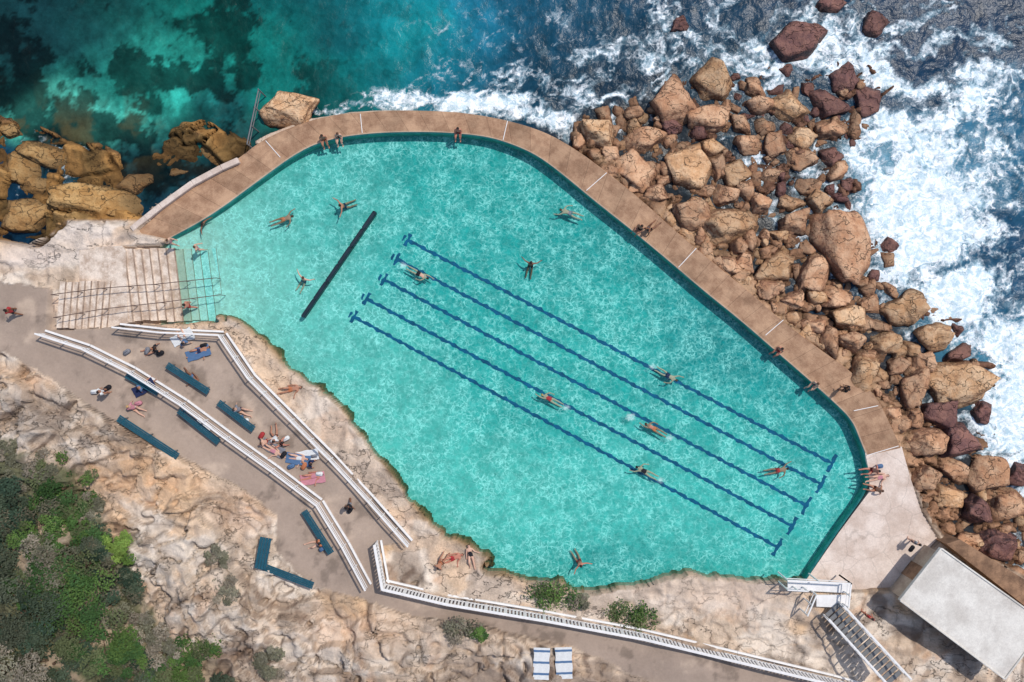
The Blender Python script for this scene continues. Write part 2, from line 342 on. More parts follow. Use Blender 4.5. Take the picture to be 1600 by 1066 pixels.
def rock_mat(name,c1,c2,c3,rough=.85,wl=.5):
    m,nt,out=mk(name)
    g=nd(nt,'ShaderNodeNewGeometry'); pos=g.outputs['Position']; nz=nd(nt,'ShaderNodeSeparateXYZ',{0:g.outputs['Normal']}).outputs[2]
    rnd=nd(nt,'ShaderNodeObjectInfo').outputs['Random']
    n1=noise(nt,pos,1.1,6,.66).outputs[0]; n2=noise(nt,pos,5,6,.74).outputs[0]
    c=mix(nt,mr(nt,n1,.38,.62),c1,c2)
    c=mix(nt,mr(nt,ma(nt,'SUBTRACT',n2,ma(nt,'MULTIPLY',nz,.24)),.26,.48),c,c3)
    rr=ma(nt,'FRACT',ma(nt,'MULTIPLY',rnd,7.31)); c=mix(nt,mr(nt,rr,.6,1.0,0,.28),c,C(150,104,80))
    z=nd(nt,'ShaderNodeSeparateXYZ',{0:pos}).outputs[2]
    wet=mr(nt,ma(nt,'ADD',z,ma(nt,'MULTIPLY',n1,-.5)),-.7,-.05,wl,1)
    f=ma(nt,'MULTIPLY',ma(nt,'MULTIPLY',mr(nt,rnd,0,1,.80,1.16,False),wet),mr(nt,n2,.3,.7,.76,1.26,False))
    cn=noise(nt,vmath(nt,'MULTIPLY',pos,(1,1.4,2)),.8,3,.5).outputs[0]
    ck=mr(nt,ma(nt,'ABSOLUTE',ma(nt,'SUBTRACT',cn,.5)),0,.014,1,0); f=ma(nt,'MULTIPLY',f,ma(nt,'SUBTRACT',1.0,ma(nt,'MULTIPLY',ck,.42)))
    c=scol(nt,c,f)
    h=ma(nt,'SUBTRACT',ma(nt,'ADD',n1,ma(nt,'MULTIPLY',n2,.45)),ma(nt,'MULTIPLY',ck,.4))
    princ(nt,out,c,rough,bump(nt,h,.22),.3); return m
def leaf_mat():
    m,nt,out=mk("shrub_leaves")
    col=nd(nt,'ShaderNodeAttribute',attribute_name='Col').outputs['Color']
    p=nd(nt,'ShaderNodeBsdfDiffuse',{'Color':col}).outputs[0]
    t=nd(nt,'ShaderNodeBsdfTranslucent',{'Color':col}).outputs[0]
    mx=nd(nt,'ShaderNodeMixShader',{0:.3,1:p,2:t}); nt.links.new(mx.outputs[0],out.inputs[0]); return m
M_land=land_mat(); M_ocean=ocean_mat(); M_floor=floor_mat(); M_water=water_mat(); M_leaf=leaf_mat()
M_deck=slab_mat("brown_walkway_slabs",C(154,118,92),C(198,160,128),.03,1.35)
M_apron=conc_mat("pale_concrete",C(206,184,168),C(236,218,204),.6)
M_step=step_mat()
M_wallp=conc_mat("teal_pool_wall",C(46,140,136),C(90,178,166),1.5,0)
M_white=simple("white_painted_rail",C(232,228,224,.92),.5,.1,3)
M_rust=simple("dark_handrail_metal",C(96,76,68),.5,.2,8)
M_bench=simple("teal_bench_timber",C(28,82,98),.6,.25,5)
M_leg=simple("grey_steel",C(120,120,120),.5,.1,8)
M_lane=simple("navy_lane_paint",C(10,84,122,1.0),.8,.35,2)
M_boom=simple("dark_wet_timber",C(24,42,54),.5,.35,3)
M_rock=rock_mat("brown_boulder",C(204,152,114),C(230,186,148),C(138,98,76))
M_rockb=rock_mat("golden_boulder",C(218,168,122),C(240,200,158),C(154,112,82))
M_rockw=rock_mat("wet_purple_rock",C(124,84,78),C(156,110,96),C(72,52,54),.5,.7)
M_rockl=rock_mat("ochre_weed_rock",C(190,142,84),C(220,176,116),C(92,74,44),.85,.35)
M_bark=simple("shrub_bark",C(90,70,55),.9,.3,9)
# ------------------------------------------------------------ terrain
def pixel_iter(X,Y,it=4):
    h=np.zeros_like(X)
    for _ in range(it):
        s=(HC-np.clip(h,-3,9))/HC; px=X/s*S+800; py=533-Y/s*S; h=Hf(px,py)
    return px,py,h
xs=axis(-34.5,34.5,.10); ys=axis(-23.5,23.5,.10)
X,Y=np.meshgrid(xs,ys,indexing='ij')
px,py,h=pixel_iter(X,Y)
x=px/S;y=py/S
def mixc(c,t,k): return c*(1-k[...,None])+np.array(t)[None,None,:3]*k[...,None]
col=np.zeros(X.shape+(3,))+np.array(C(216,192,168)[:3])
wx=x+1.5*fbm(x,y,.4,3,1); wy=y+1.5*fbm(x,y,.4,3,2)
n1=fbm(wx,wy,.22,5,2); n2=fbm(wx*.6,wy*1.4,.6,5,5); n3=fbm(x,y,2.5,4,3)
col=mixc(col,C(228,190,150),ss(.48,.62,n1)*.85); col=mixc(col,C(236,220,202),ss(.48,.62,n2)*.85)
col=mixc(col,C(204,150,106),ss(.60,.72,fbm(wx,wy,.5,5,1,.6))*.4)
col=mixc(col,C(152,132,116),ss(.47,.36,fbm(wx,wy,.4,5,6))*.7)
col=mixc(col,C(138,120,104),ss(.56,.68,fbm(wx*1.5,wy*.7,.7,5,3,.6))*.45)
col=mixc(col,C(108,86,72),ss(.85,.93,ridge(wx,wy,.28,2,6))*.65)
col=mixc(col,C(130,104,86),ss(.80,.92,ridge(wx*1.3,wy*.8,.5,3,2))*.42)
gx_=np.gradient(h,axis=0)/np.gradient(X,axis=0); gy_0=np.gradient(h,axis=1)/np.gradient(Y,axis=1); slope=np.sqrt(gx_**2+gy_0**2)
col=mixc(col,C(122,98,80),ss(.8,2.4,slope)*.58)
col=col*(.88+.24*n3)[...,None]
for (a,b,rx,ry,c,k) in [(235,745,110,45,(234,194,156),.7),(570,985,90,35,(226,184,148),.5),(380,800,50,40,(224,182,148),.55),(60,640,70,45,(148,132,120),.6),(310,870,70,60,(232,216,198),.6),(660,1000,80,35,(208,190,172),.5),(120,375,90,30,(236,220,206),.8),(30,400,80,20,(232,212,196),.8),(1150,930,120,30,(222,198,180),.5),(60,590,60,25,(230,192,158),.4)]:
    col=mixc(col,C(*c),k*np.exp(-(((px-a)/rx)**2+((py-b)/ry)**2)**1.5)*(.35+1.1*n2))
sp=fP(px,py);L=fL(px,py);D=fD(px,py)
col=mixc(col,C(228,206,186),ss(3.2,1.5,sp)*ss(-.1,.3,sp)*.4)
rim=ss(.25+.8*(n1-.3),-.05,sp)*ss(.2,.8,np.minimum(fA(px,py),fD(px,py)))
col=mixc(col,C(164,126,72),rim*.6*ss(1250,800,px)); col=mixc(col,C(56,74,44),ss(.10,-.12,sp)*.85)
pm=ss(.06,-.06,fM(px,py)+(n3-.5)*.35)
pav=np.array(C(172,152,136)[:3])[None,None]*(.72+.5*fbm(x,y,.35,6,4,.62))[...,None]
pav=pav*(1-.36*ss(.58,.75,fbm(x,y,.9,5,7,.6)))[...,None]
pav=mixc(pav,C(212,188,166),ss(.60,.8,fbm(x,y,.5,5,1,.6))*.6)
col=col*(1-pm[...,None])+pav*pm[...,None]
vm=ss(.5,-.5,fV(px,py)+(n3-.5)*1.5+(n1-.5)*3)
vc=np.array(C(96,100,70)[:3])[None,None]*(.5+1.0*fbm(x,y,2.2,5,6,.65))[...,None]; vc=mixc(vc,C(176,154,130),ss(.52,.62,fbm(x,y,.5,4,1))*.85)
col=col*(1-.9*vm[...,None])+vc*.9*vm[...,None]
sm=ss(-.05,.15,L)
jx=x+.5*fbm(x,y,1.2,2,1); jy=y+.5*fbm(x,y,1.2,2,2); b1,e1=blocks(jx,jy,.95,1,.8,.25)
shc=np.array(C(182,138,106)[:3])[None,None]*((.55+.7*fbm(x,y,1.5,5,1))*(.45+.55*e1)*(.75+.5*np.clip(b1,0,1)))[...,None]
shc=mixc(shc,C(212,174,138),ss(1.8,.2,D)*.75*ss(.3,.6,n2)); shc=mixc(shc,C(104,70,64),ss(4,7,L)*.6)
col=col*(1-sm[...,None])+shc*sm[...,None]
lm=ss(.6,-.4,np.minimum(fR(px,py),fR2(px,py)))*sm
lrc=np.array(C(194,144,84)[:3])[None,None]*(.4+1.05*fbm(wx,wy,1.0,5,2,.6))[...,None]; lrc=mixc(lrc,C(70,64,40),ss(.50,.40,n1)*.65); lrc=mixc(lrc,C(224,178,116),ss(.1,.6,h)*.55)
lrc=lrc*(.6+.4*ss(-.45,.1,h))[...,None]
col=col*(1-lm[...,None])+lrc*lm[...,None]
wet=ss(.1,-.5,h)*sm; col=col*(1-.55*wet[...,None])
rgh=.55+.45*ss(.42,.6,fbm(x,y,.3,3,7))
rk=np.clip(1-pm*.95,0,1)*np.where(L<0,rgh,1.0)
me=grid_mesh("terrain",X,Y,h,None,col,{"rk":rk})
new_obj("terrain",me,[M_land],kind="structure",label="pale sandstone coast with ledges, crevices and paved path")
# ------------------------------------------------------------ ocean
xs=axis(-34.5,34.5,.13); ys=axis(-23.5,23.5,.13)
X,Y=np.meshgrid(xs,ys,indexing='ij'); px=X*S*HC/(HC-SEA)+800; py=533-Y*S*HC/(HC-SEA); x=px/S;y=py/S
wpx=px+90*(fbm(x,y,.22,4,1)-.5)*2; wpy=py+90*(fbm(x,y,.22,4,2)-.5)*2
def blob(L,X,Y,base):
    num=np.zeros(X.shape+(3,))+np.array(base[:3])*.02; den=np.full(X.shape,.02)
    for (a,b,rx,ry,c) in L:
        w=np.exp(-((X-a)/rx)**2-((Y-b)/ry)**2); num+=w[...,None]*np.array(C(*c)[:3]); den+=w
    return num/den[...,None]
OC=[(50,60,130,80,(18,56,58)),(200,40,80,50,(16,66,64)),(230,130,90,60,(42,148,130)),(110,195,80,28,(78,178,156)),(320,70,70,60,(16,114,100)),(430,60,90,70,(12,108,100)),(560,110,90,50,(14,110,108)),(520,20,90,30,(12,74,80)),(640,50,70,60,(16,146,150)),(740,30,80,40,(28,122,148)),(700,110,70,40,(20,100,122)),(860,30,80,50,(22,82,106)),(900,110,90,50,(18,62,82)),(240,230,120,40,(16,46,50)),(20,150,60,40,(20,66,62)),(360,180,70,40,(16,70,70)),(1050,60,90,60,(20,60,84)),(1000,140,70,50,(18,46,64)),(1200,120,90,80,(26,62,80)),(1300,40,120,60,(18,50,74)),(1480,50,120,60,(14,48,74)),(1560,200,90,80,(36,96,124)),(1540,410,80,60,(16,62,92)),(1450,300,80,80,(96,152,174)),(1560,560,80,80,(66,128,154)),(1150,300,150,90,(40,46,50)),(1420,650,100,80,(46,46,48)),(1560,820,100,80,(50,52,54))]
col=blob(OC,wpx,wpy,C(14,50,74))
reef=ss(.51,.575,fbm(x,y,.32,7,5,.66))*ss(640,420,px)
col=col*(1-reef*.74)[...,None]
tex=fbm(x+.3*y,y,1.3,5,3,.66); tm=ss(560,400,px)
col=col*(1+tm*(tex-.5)*1.2)[...,None]
lt=ss(.5,.60,fbm(x+.4*y,y,1.0,6,3,.68))*ss(420,300,px)*ss(70,120,py)*(1-reef); col=col*(1+.5*lt)[...,None]
col=mixc(col,C(92,80,46),ss(.50,.62,fbm(x,y,.7,5,2,.6))*np.exp(-((px-60)/220)**2-((py-215)/50)**2)*.6)
FB=[(520,178,50,8,.6),(600,166,60,11,.85),(680,160,90,15,1.0),(750,164,100,20,1.1),(850,188,60,20,1.05),(800,120,140,32,.34),(760,50,120,40,.18),(930,60,110,50,.28),(960,150,80,60,.46),(1090,50,90,50,.46),(1060,110,60,40,.46),(1200,100,110,80,.5),(1290,90,60,60,.7),(1320,50,100,50,.42),(1380,110,60,50,.85),(1450,60,110,60,.32),(1580,120,90,70,.6),(1430,220,85,75,1.3),(1390,300,70,70,1.4),(1480,340,75,75,1.35),(1550,270,70,50,.9),(1430,400,60,60,1.4),(1490,470,70,60,1.4),(1560,530,70,60,1.25),(1575,620,60,75,1.5),(1595,700,45,60,1.35),(1575,420,40,40,.4),(1500,160,90,40,.85),(1700,300,80,300,.7),(1200,260,100,90,.5),(1300,350,60,80,.5),(1450,640,50,60,.35),(95,250,40,20,.75),(1620,880,60,60,.35),(60,300,70,20,.35),(20,215,40,15,.4),(1150,380,80,40,.3),(1250,30,60,30,.45)]
dens=np.zeros(X.shape); wpx2=px+46*(fbm(x,y,.5,4,3)-.5)*2; wpy2=py+np.where(px<930,16,46)*(fbm(x,y,.5,4,4)-.5)*2
for (a,b,rx,ry,k) in FB: dens=np.maximum(dens,k*np.exp(-(((wpx2-a)/rx)**2+((wpy2-b)/ry)**2)*.7))
dens=np.where(px>2000,np.maximum(dens,.3),dens)
qx=x+3.6*(fbm(x,y,.22,4,1)-.5)*2+.8*(fbm(x,y,1.0,3,2)-.5)*2; qy=y+3.6*(fbm(x,y,.22,4,5)-.5)*2+.8*(fbm(x,y,1.0,3,6)-.5)*2
fl=.5*ridge(qx*.8+qy*.3,qy*1.5-qx*.2,.42,3,1)+.5*ridge(qx,qy*1.3,1.1,4,3)
fl=(fl-fl.mean())/fl.std()
foam=dens*1.25-.34+.28*fl
z=SEA+.28*(fbm(x*.8+y*.5,y-.3*x,.35,4,2)-.5)+.10*(fbm(x,y,1.2,4,3)-.5)+.25*np.clip(dens,0,1)*(fbm(x,y,.9,5,6)-.3)
z=z-.1*ss(-.1,.5,-np.minimum(fL(px,py),9))
keep=fL(px,py)>-.6
me=grid_mesh("ocean",X,Y,z,keep,col,{"foam":foam,"dens":dens}); new_obj("ocean",me,[M_ocean],kind="structure",label="dark blue and teal ocean with lacy white surf")
# ------------------------------------------------------------ pool
FL=-.62
def floor_z(px,py): return np.interp(px-.25*(py-430),[290,350,420,520],[-.30,-.46,-.56,FL])
gx=np.arange(-23,24,.2); gy=np.arange(-17,15,.2); X,Y=np.meshgrid(gx,gy,indexing='ij')
px=X*S*HC/(HC-FL)+800; py=533-Y*S*HC/(HC-FL); x=px/S;y=py/S
PC=[(320,430,55,80,(158,208,194)),(400,450,70,110,(122,200,188)),(470,520,80,70,(98,194,184)),(560,620,90,90,(82,190,180)),(520,320,100,70,(76,184,176)),(700,260,120,50,(18,160,156)),(760,420,140,90,(32,168,164)),(900,560,140,90,(36,172,166)),(960,380,110,70,(6,150,148)),(1120,520,100,70,(4,142,144)),(1250,640,80,70,(14,150,150)),(1280,760,70,70,(50,180,176)),(1050,780,140,80,(66,186,178)),(760,780,110,70,(78,192,182)),(1000,890,150,30,(34,162,158)),(820,880,60,40,(46,172,164)),(1150,680,120,60,(38,174,168)),(1190,870,60,40,(56,182,174))]
col=blob(PC,px+60*(fbm(x,y,.3,3,1)-.5),py+60*(fbm(x,y,.3,3,2)-.5),C(40,170,164))
col=col/np.array([.55,.93,.93])*.93
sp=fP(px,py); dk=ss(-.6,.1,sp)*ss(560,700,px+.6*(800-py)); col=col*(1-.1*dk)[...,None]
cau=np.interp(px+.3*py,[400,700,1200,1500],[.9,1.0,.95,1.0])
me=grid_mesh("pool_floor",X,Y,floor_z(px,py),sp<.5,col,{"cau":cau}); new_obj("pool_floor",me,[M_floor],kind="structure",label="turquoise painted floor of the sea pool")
SW_=[(655,428,-28),(860,624,152),(1044,587,-30),(1022,670,150),(1008,737,152)]
gx=np.arange(-23,24,.12); gy=np.arange(-17,15,.12); X,Y=np.meshgrid(gx,gy,indexing='ij')
px0=X*S+800;py0=533-Y*S; zz=.012*(fbm(X+50,Y+50,1.5,3,1)-.5); fo=np.zeros(X.shape)
for (a,b,an) in SW_:
    fx=a-28*math.cos(math.radians(an)); fy=b+28*math.sin(math.radians(an))
    fo=np.maximum(fo,.8*np.exp(-((px0-fx)/9)**2-((py0-fy)/7)**2)); fo=np.maximum(fo,.4*np.exp(-((px0-a)/16)**2-((py0-b)/11)**2))
fo=np.maximum(fo,.9*np.exp(-((px0-985)/12)**2-((py0-652)/8)**2))
for (a,b) in [(1216,735),(890,333),(829,415),(443,343),(475,438)]: fo=np.maximum(fo,.34*np.exp(-((px0-a)/12)**2-((py0-b)/12)**2))
me=grid_mesh("pool_water",X,Y,zz,(fP(px0,py0)<.55)&(px0>255),None,{"foam":fo}); new_obj("pool_water",me,[M_water],kind="structure",label="clear rippled turquoise pool water")
# deck walkway
di=resample(smooth_line(DIN),220); do=resample(smooth_line(DOUT),220)
DZ=.30
def ruv(me,vals):
    a=me.attributes.new("ruv",'FLOAT_VECTOR','POINT'); a.data.foreach_set("vector",np.array(vals,np.float32).ravel())
bm=bmesh.new(); rows=[];uvs=[];u=0;prev=None
for a,b in zip(di,do):
    A=W(a[0],a[1],DZ);B=W(b[0],b[1],DZ); mid=(A+B)/2
    if prev is not None:u+=(mid-prev).length
    prev=mid; w=(B-A).length; r=[]
    for t,zz_,vv in ((0,-.9,0),(0,DZ-.02,0),(.012,DZ,.0),(.1,DZ+.005,.1*w),(.5,DZ+.015,.5*w),(.9,DZ,.9*w),(.985,DZ,w),(1,DZ-.04,w),(1.02,-1.2,w)):
        p=A.lerp(B,t); p.z=zz_; r.append(bm.verts.new(p)); uvs.append((u,vv,0))
    rows.append(r)
for r,s in zip(rows[:-1],rows[1:]):
    for i in range(len(r)-1): bm.faces.new((r[i],r[i+1],s[i+1],s[i]))
for r in (rows[0],rows[-1]): bm.faces.new(r)
me=bm_mesh("walkway",bm); ruv(me,uvs); new_obj("walkway",me,[M_deck],kind="structure",label="brown slab walkway curving around the sea pool")
wl=resample(smooth_line(DIN+[(1358,738),(1358,765),(1310,830),(1260,906)],2),260)
bm=bmesh.new(); pr=None
for i,p in enumerate(wl):
    A=W(p[0],p[1],DZ)
    a=wl[max(i-1,0)];b=wl[min(i+1,len(wl)-1)]; t=Vector((b[0]-a[0],-(b[1]-a[1]))).normalized(); n=Vector((t.y,-t.x))
    zs=[(.004,DZ-.03),(.012,DZ-.04),(.03,.05),(.05,-1.2)]
    r=[bm.verts.new((A.x+n.x*o,A.y+n.y*o,z)) for o,z in zs]
    if pr:
        for k in range(3): bm.faces.new((pr[k],pr[k+1],r[k+1],r[k]))
    pr=r
new_obj("pool_wall",bm_mesh("pool_wall",bm,True),[M_wallp],kind="structure",label="teal painted inner wall of the sea pool")
bm=bmesh.new(); prism(bm,[W(a,b,DZ).xy for a,b in APRON],-.9,DZ-.005); me=bm_mesh("concrete_apron",bm); new_obj("pavement",me,[M_apron],kind="structure",label="pale concrete apron at the end of the pool")
for (a,b,c,d) in [(563,178,566,208),(793,189,786,219),(948,270,916,298),(1088,388,1060,418),(1224,500,1196,524),(415,220,438,246),(1404,697,1354,712),(1372,634,1334,642)]:
    bm=bmesh.new(); add_seg(bm,W(a,b,DZ+.03),W(c,d,DZ+.03),.045,.03,.006)
    new_obj("walkway_strip",bm_mesh("walkway_strip",bm),[M_white],label="thin white metal strip crossing the brown walkway",category="metal strip",group="white strips across the walkway")
bm=bmesh.new(); P=[W(a,b,.6) for a,b in [(205,358),(250,322),(300,286),(345,262),(372,250)]]
for a,b in zip(P[:-1],P[1:]): add_seg(bm,a-Vector((0,0,.35)),b-Vector((0,0,.35)),.36,.7,.03)
new_obj("sea_wall",bm_mesh("sea_wall",bm),[M_apron],label="low pale concrete wall beside the brown walkway",category="wall")
# stairs
M_risershade=conc_mat("painted_riser_shade",C(140,116,100),C(184,160,140),2,0)
def stair(name,x0,x1,n,z0,z1,yt,yb,tilt,label,shade_strips=True):
    root=bpy.data.objects.new(name,None); COLL.objects.link(root); root.location=W((x0+x1)/2,(yt+yb)/2,z0)
    root["label"]=label; root["category"]="stairs"
    bm=bmesh.new(); bm2=bmesh.new()
    for i in range(n):
        a=x0+(x1-x0)*i/n; b=x0+(x1-x0)*(i+1)/n; z=z0+(z1-z0)*i/max(n-1,1)
        y1=yt+random.uniform(-1,2); yb_=yb+random.uniform(-2,2); q=[W(a+tilt,y1,z),W(b+tilt,y1,z),W(b,yb_,z),W(a,yb_,z)]
        prism(bm,[p.xy-root.location.xy for p in q],-1.3-root.location.z+i*.001,z-root.location.z)
        wd_=1.9 if z>.02 else .8
        q=[W(b+tilt-wd_,y1,z),W(b+tilt,y1,z),W(b,yb_,z),W(b-wd_,yb_,z)]
        prism(bm2,[p.xy-root.location.xy for p in q],z-.02-root.location.z,z+.006-root.location.z)  # dark strip along each step edge, coloured in for the riser's shadow
    new_obj("tread",bm_mesh("tread",bm),[M_step],parent=root); new_obj("riser_shade_strip",bm_mesh("riser_shade_strip",bm2),[M_risershade],parent=root)
stair("stone_stairs",88,168,8,1.2,.72,440,514,6,"worn pale concrete steps between paved path and landing")
stair("stone_stairs",196,352,12,.62,-.44,388,502,-14,"wide pale concrete steps descending into the pool water")
bm=bmesh.new(); prism(bm,[W(a,b,.68).xy for a,b in [(84,396),(120,388),(190,384),(196,392),(200,505),(168,512),(172,440),(84,442)]],-1,.68); new_obj("pavement",bm_mesh("landing",bm),[M_step],kind="structure",label="pale concrete landing above the pool steps")
# ------------------------------------------------------------ lane lines & boom
FZ=FL+.012
def ribbon(bm,a,b,w,wob,z=FZ):
    a=Vector(a[:2]);b=Vector(b[:2]); L=(b-a).length; n=max(3,int(L/.12)); d=(b-a)/L; pr=None; q=Vector((-d.y,d.x))
    ph=random.random()*50
    for i in range(n+1):
        s=L*i/n; o=wob*(math.sin(s*5.1+ph)+.8*math.sin(s*11.3+ph*2)+.6*math.sin(s*19+ph)); ww=w*(1+.28*math.sin(s*8.3+ph*3)+.18*math.sin(s*15+ph))
        c=a+d*s+q*o; r=(bm.verts.new((*(c+q*ww/2),z)),bm.verts.new((*(c-q*ww/2),z)))
        if pr: bm.faces.new((pr[0],pr[1],r[1],r[0]))
        pr=r
LN=[((637,375),(1300,724)),((620,405),(1283,757)),((600,437),(1260,790)),((573,467),(1238,822)),((553,495),(1215,855))]
for a,b in LN:
    A=W(*a,FZ);B=W(*b,FZ); d=(B-A).normalized(); q=Vector((-d.y,d.x,0)); bm=bmesh.new()
    ribbon(bm,A,B,.2,.018); ribbon(bm,A-q*.42,A+q*.42,.2,.02,FZ+.004); ribbon(bm,B-q*.62,B+q*.62,.22,.02,FZ+.004)
    ribbon(bm,A-q*.2-d*.28,A+q*.2-d*.28,.14,.02,FZ+.004)
    new_obj("lane_line",bm_mesh("lane_line",bm),[M_lane],label="navy lane line with crossbar ends painted on pool floor",category="lane line",group="swimming lane lines")
bm=bmesh.new(); A=W(586,330,0);B=W(472,496,0)
for i in range(6): add_seg(bm,A.lerp(B,i/6+.004)-Vector((0,0,.22)),A.lerp(B,(i+1)/6-.004)-Vector((0,0,.22)),.25,.5,.04)
for i in range(7):
    p=A.lerp(B,min(max(i/6,.01),.99)); add_box(bm,(p.x,p.y,-.33),(.14,.14,.8),None,.02)
new_obj("timber_boom",bm_mesh("timber_boom",bm),[M_boom],label="long dark timber divider standing in shallow pool water",category="divider")
# ------------------------------------------------------------ boulders
def boulder_mesh(a,b,c,seed,sub=4):
    rg=np.random.default_rng(seed); bm=bmesh.new(); bmesh.ops.create_icosphere(bm,subdivisions=sub,radius=1.0)
    V=np.array([v.co[:] for v in bm.verts],dtype=float)
    k=int(rg.integers(4,7)); N=[]
    a0=rg.uniform(0,6.28)
    for i in range(k):
        t=a0+6.283*(i+rg.uniform(-.3,.3))/k; N.append((math.cos(t),math.sin(t),rg.uniform(-.05,.5),rg.uniform(.48,.80)))
    for i in range(int(rg.integers(2,5))):
        t=rg.uniform(0,6.28); N.append((math.cos(t),math.sin(t),rg.uniform(.7,1.5),rg.uniform(.54,.76)))
    N.append((rg.normal()*.26,rg.normal()*.26,1.0,rg.uniform(.46,.62))); N.append((0.0,0.0,-1.0,.6))
    r=np.full(len(V),1.35)
    for n in N:
        hv=n[3]; n=np.array(n[:3],dtype=float); n=n/np.linalg.norm(n)
        dd=V@n; r=np.minimum(r,np.where(dd>.05,hv/np.maximum(dd,.05),9))
    for f,am in ((2.2,.03),(4.5,.024),(9,.018)):
        for _ in range(3):
            n=rg.normal(size=3); n=n/np.linalg.norm(n); r=r+am*np.sin(f*(V@n)*1.5+rg.uniform(0,6))*.5
    V=V*r[:,None]
    for _ in range(4):
        n=rg.normal(size=3); n[2]=abs(n[2])*.6; n=n/np.linalg.norm(n); s=V@n; off=rg.uniform(.0,.5)
        V=V-n*(.08*(1/(1+np.exp(-np.clip((s-off)*55,-30,30)))))[:,None]
    V[:,0]/=np.abs(V[:,0]).max(); V[:,1]/=np.abs(V[:,1]).max(); V[:,2]/=np.abs(V[:,2]).max(); V=V*np.array([a,b,c])
    for v,co in zip(bm.verts,V): v.co=co
    return bm_mesh("boulder",bm,True)
cnt=[0]
def boulder(px,py,w,h,ang,mat,name="boulder",grp="boulders piled along the sea wall",lab=None,zb=None,hf=.5,sub=4):
    cnt[0]+=1; a=w/S/2*1.28;b=h/S/2*1.28;c=min(a,b)*random.uniform(.75,1.05)*hf*1.5
    me=boulder_mesh(a,b,c,cnt[0]*17+3,sub)
    z=max(gz(px,py),SEA-.15) if zb is None else zb
    z=min(z,-.05) if zb is None else z
    ob=new_obj(name,me,[mat],group=grp,category="rock"); p=W(px,py,z+.15); p.z=z+.2*c; ob.location=p; ob.rotation_euler=(random.uniform(-.24,.24),random.uniform(-.24,.24),math.radians(ang))
    ln=(w+h)/2
    sz="huge" if ln>95 else "large" if ln>62 else "medium" if ln>38 else "small"
    kind={M_rock.name:"brown angular sandstone boulder in the rock pile by the sea",M_rockb.name:"golden sandstone boulder in the rock pile by the sea",M_rockw.name:"wet purplish boulder washed by foaming surf",M_rockl.name:"ochre weed covered rock at the water's edge"}[mat.name]
    ob["label"]=lab or sz+" "+kind
    return ob
R,G,Wt,Lr=M_rock,M_rockb,M_rockw,M_rockl
BL=[(1248,62,90,68,-5,Wt),(1362,46,62,44,10,Wt),(1062,40,40,28,0,Wt),(1295,8,44,30,20,Wt),(1318,122,42,52,0,Wt),(1355,157,50,72,10,Wt),
(1115,130,84,74,15,G),(1060,160,72,86,20,R),(1112,184,62,40,5,R),(1180,137,38,44,0,R),(1226,168,76,54,-15,G),(1157,197,36,36,0,R),(1170,232,56,34,0,R),(1207,225,40,50,20,R),(1252,212,50,40,0,G),(1287,160,48,52,30,Wt),(1302,202,50,44,0,R),(1110,230,50,40,10,G),(1122,262,34,46,0,R),(1149,273,40,56,10,G),(1075,262,66,78,15,G),(1000,222,70,44,25,R),(928,207,62,48,-30,G),(985,262,70,54,-20,R),(1020,262,50,40,0,R),(1027,305,40,36,0,R),(1205,272,52,34,10,R),(1250,252,60,44,-15,R),(1302,245,46,40,0,Wt),(1262,290,40,36,0,R),(1228,317,50,30,0,G),(1278,320,46,46,20,G),(1242,346,46,34,0,R),(1222,368,40,28,10,G),(1190,318,36,36,0,R),(1080,335,58,50,0,R),(1138,352,106,66,12,G),(1135,308,52,40,0,R),(1318,388,96,136,20,R),(1274,425,52,74,-15,R),(1210,416,62,52,0,G),(1166,410,42,34,0,R),
(1306,470,58,48,0,R),(1322,496,60,40,-20,G),(1357,478,44,32,0,R),(1414,488,84,60,10,G),(1457,525,54,52,0,G),(1387,536,50,44,0,G),(1400,572,50,40,0,R),(1442,566,44,40,0,R),(1495,605,96,74,8,G),(1425,606,50,58,0,R),(1370,508,36,32,0,R),(1334,532,40,32,0,R),(1350,562,44,34,0,R),(1462,648,60,44,0,Wt),(1502,690,70,56,0,Wt),(1450,692,62,50,20,R),(1540,738,60,58,0,R),(1490,732,52,42,0,R),(1572,790,76,62,0,R),(1522,792,44,44,0,Wt),(1478,782,54,46,0,G),(1450,748,44,40,0,R),(1562,852,74,56,0,Wt),(1515,842,50,38,0,R),(1390,386,36,32,0,Wt),(1322,290,34,30,0,Wt),(1260,385,34,30,0,R),(1345,440,34,24,0,R),(1240,470,42,34,0,R),(1200,455,34,28,0,R),(1280,510,36,26,0,R),(1500,550,48,38,0,Wt),(1536,650,40,44,0,Wt),(1595,740,46,46,0,Wt),(1430,655,38,34,0,R),(950,240,30,26,0,R),(1100,300,34,30,0,R),(1045,200,40,34,0,Wt),(1260,140,34,30,0,Wt),(1230,110,34,24,0,Wt)]
occ=[]
for t in BL:
    boulder(*t,hf=.42 if t[2]+t[3]>120 else .5); occ.append((t[0],t[1],(t[2]+t[3])/4))
tries=0; add=0
while tries<20000 and add<212:
    tries+=1; a=random.uniform(900,1600); b=random.uniform(120,900)
    L=float(fL(a,b)); s_=float(fS(a,b))
    if float(fD(a,b))<.25 or L<.35 or s_>-.05: continue
    r=random.uniform(5,16)*(1 if random.random()<.75 else 1.6)
    if any((a-o[0])**2+(b-o[1])**2<((r*.52+o[2]*.68))**2 for o in occ): continue
    occ.append((a,b,r)); add+=1
    boulder(a,b,2.2*r,2.2*r*random.uniform(.55,.95),random.uniform(0,180),random.choice([R,G,G,R] if L<5.0 else [R,R,Wt]),"small_rock","small rocks between the boulders",sub=3)
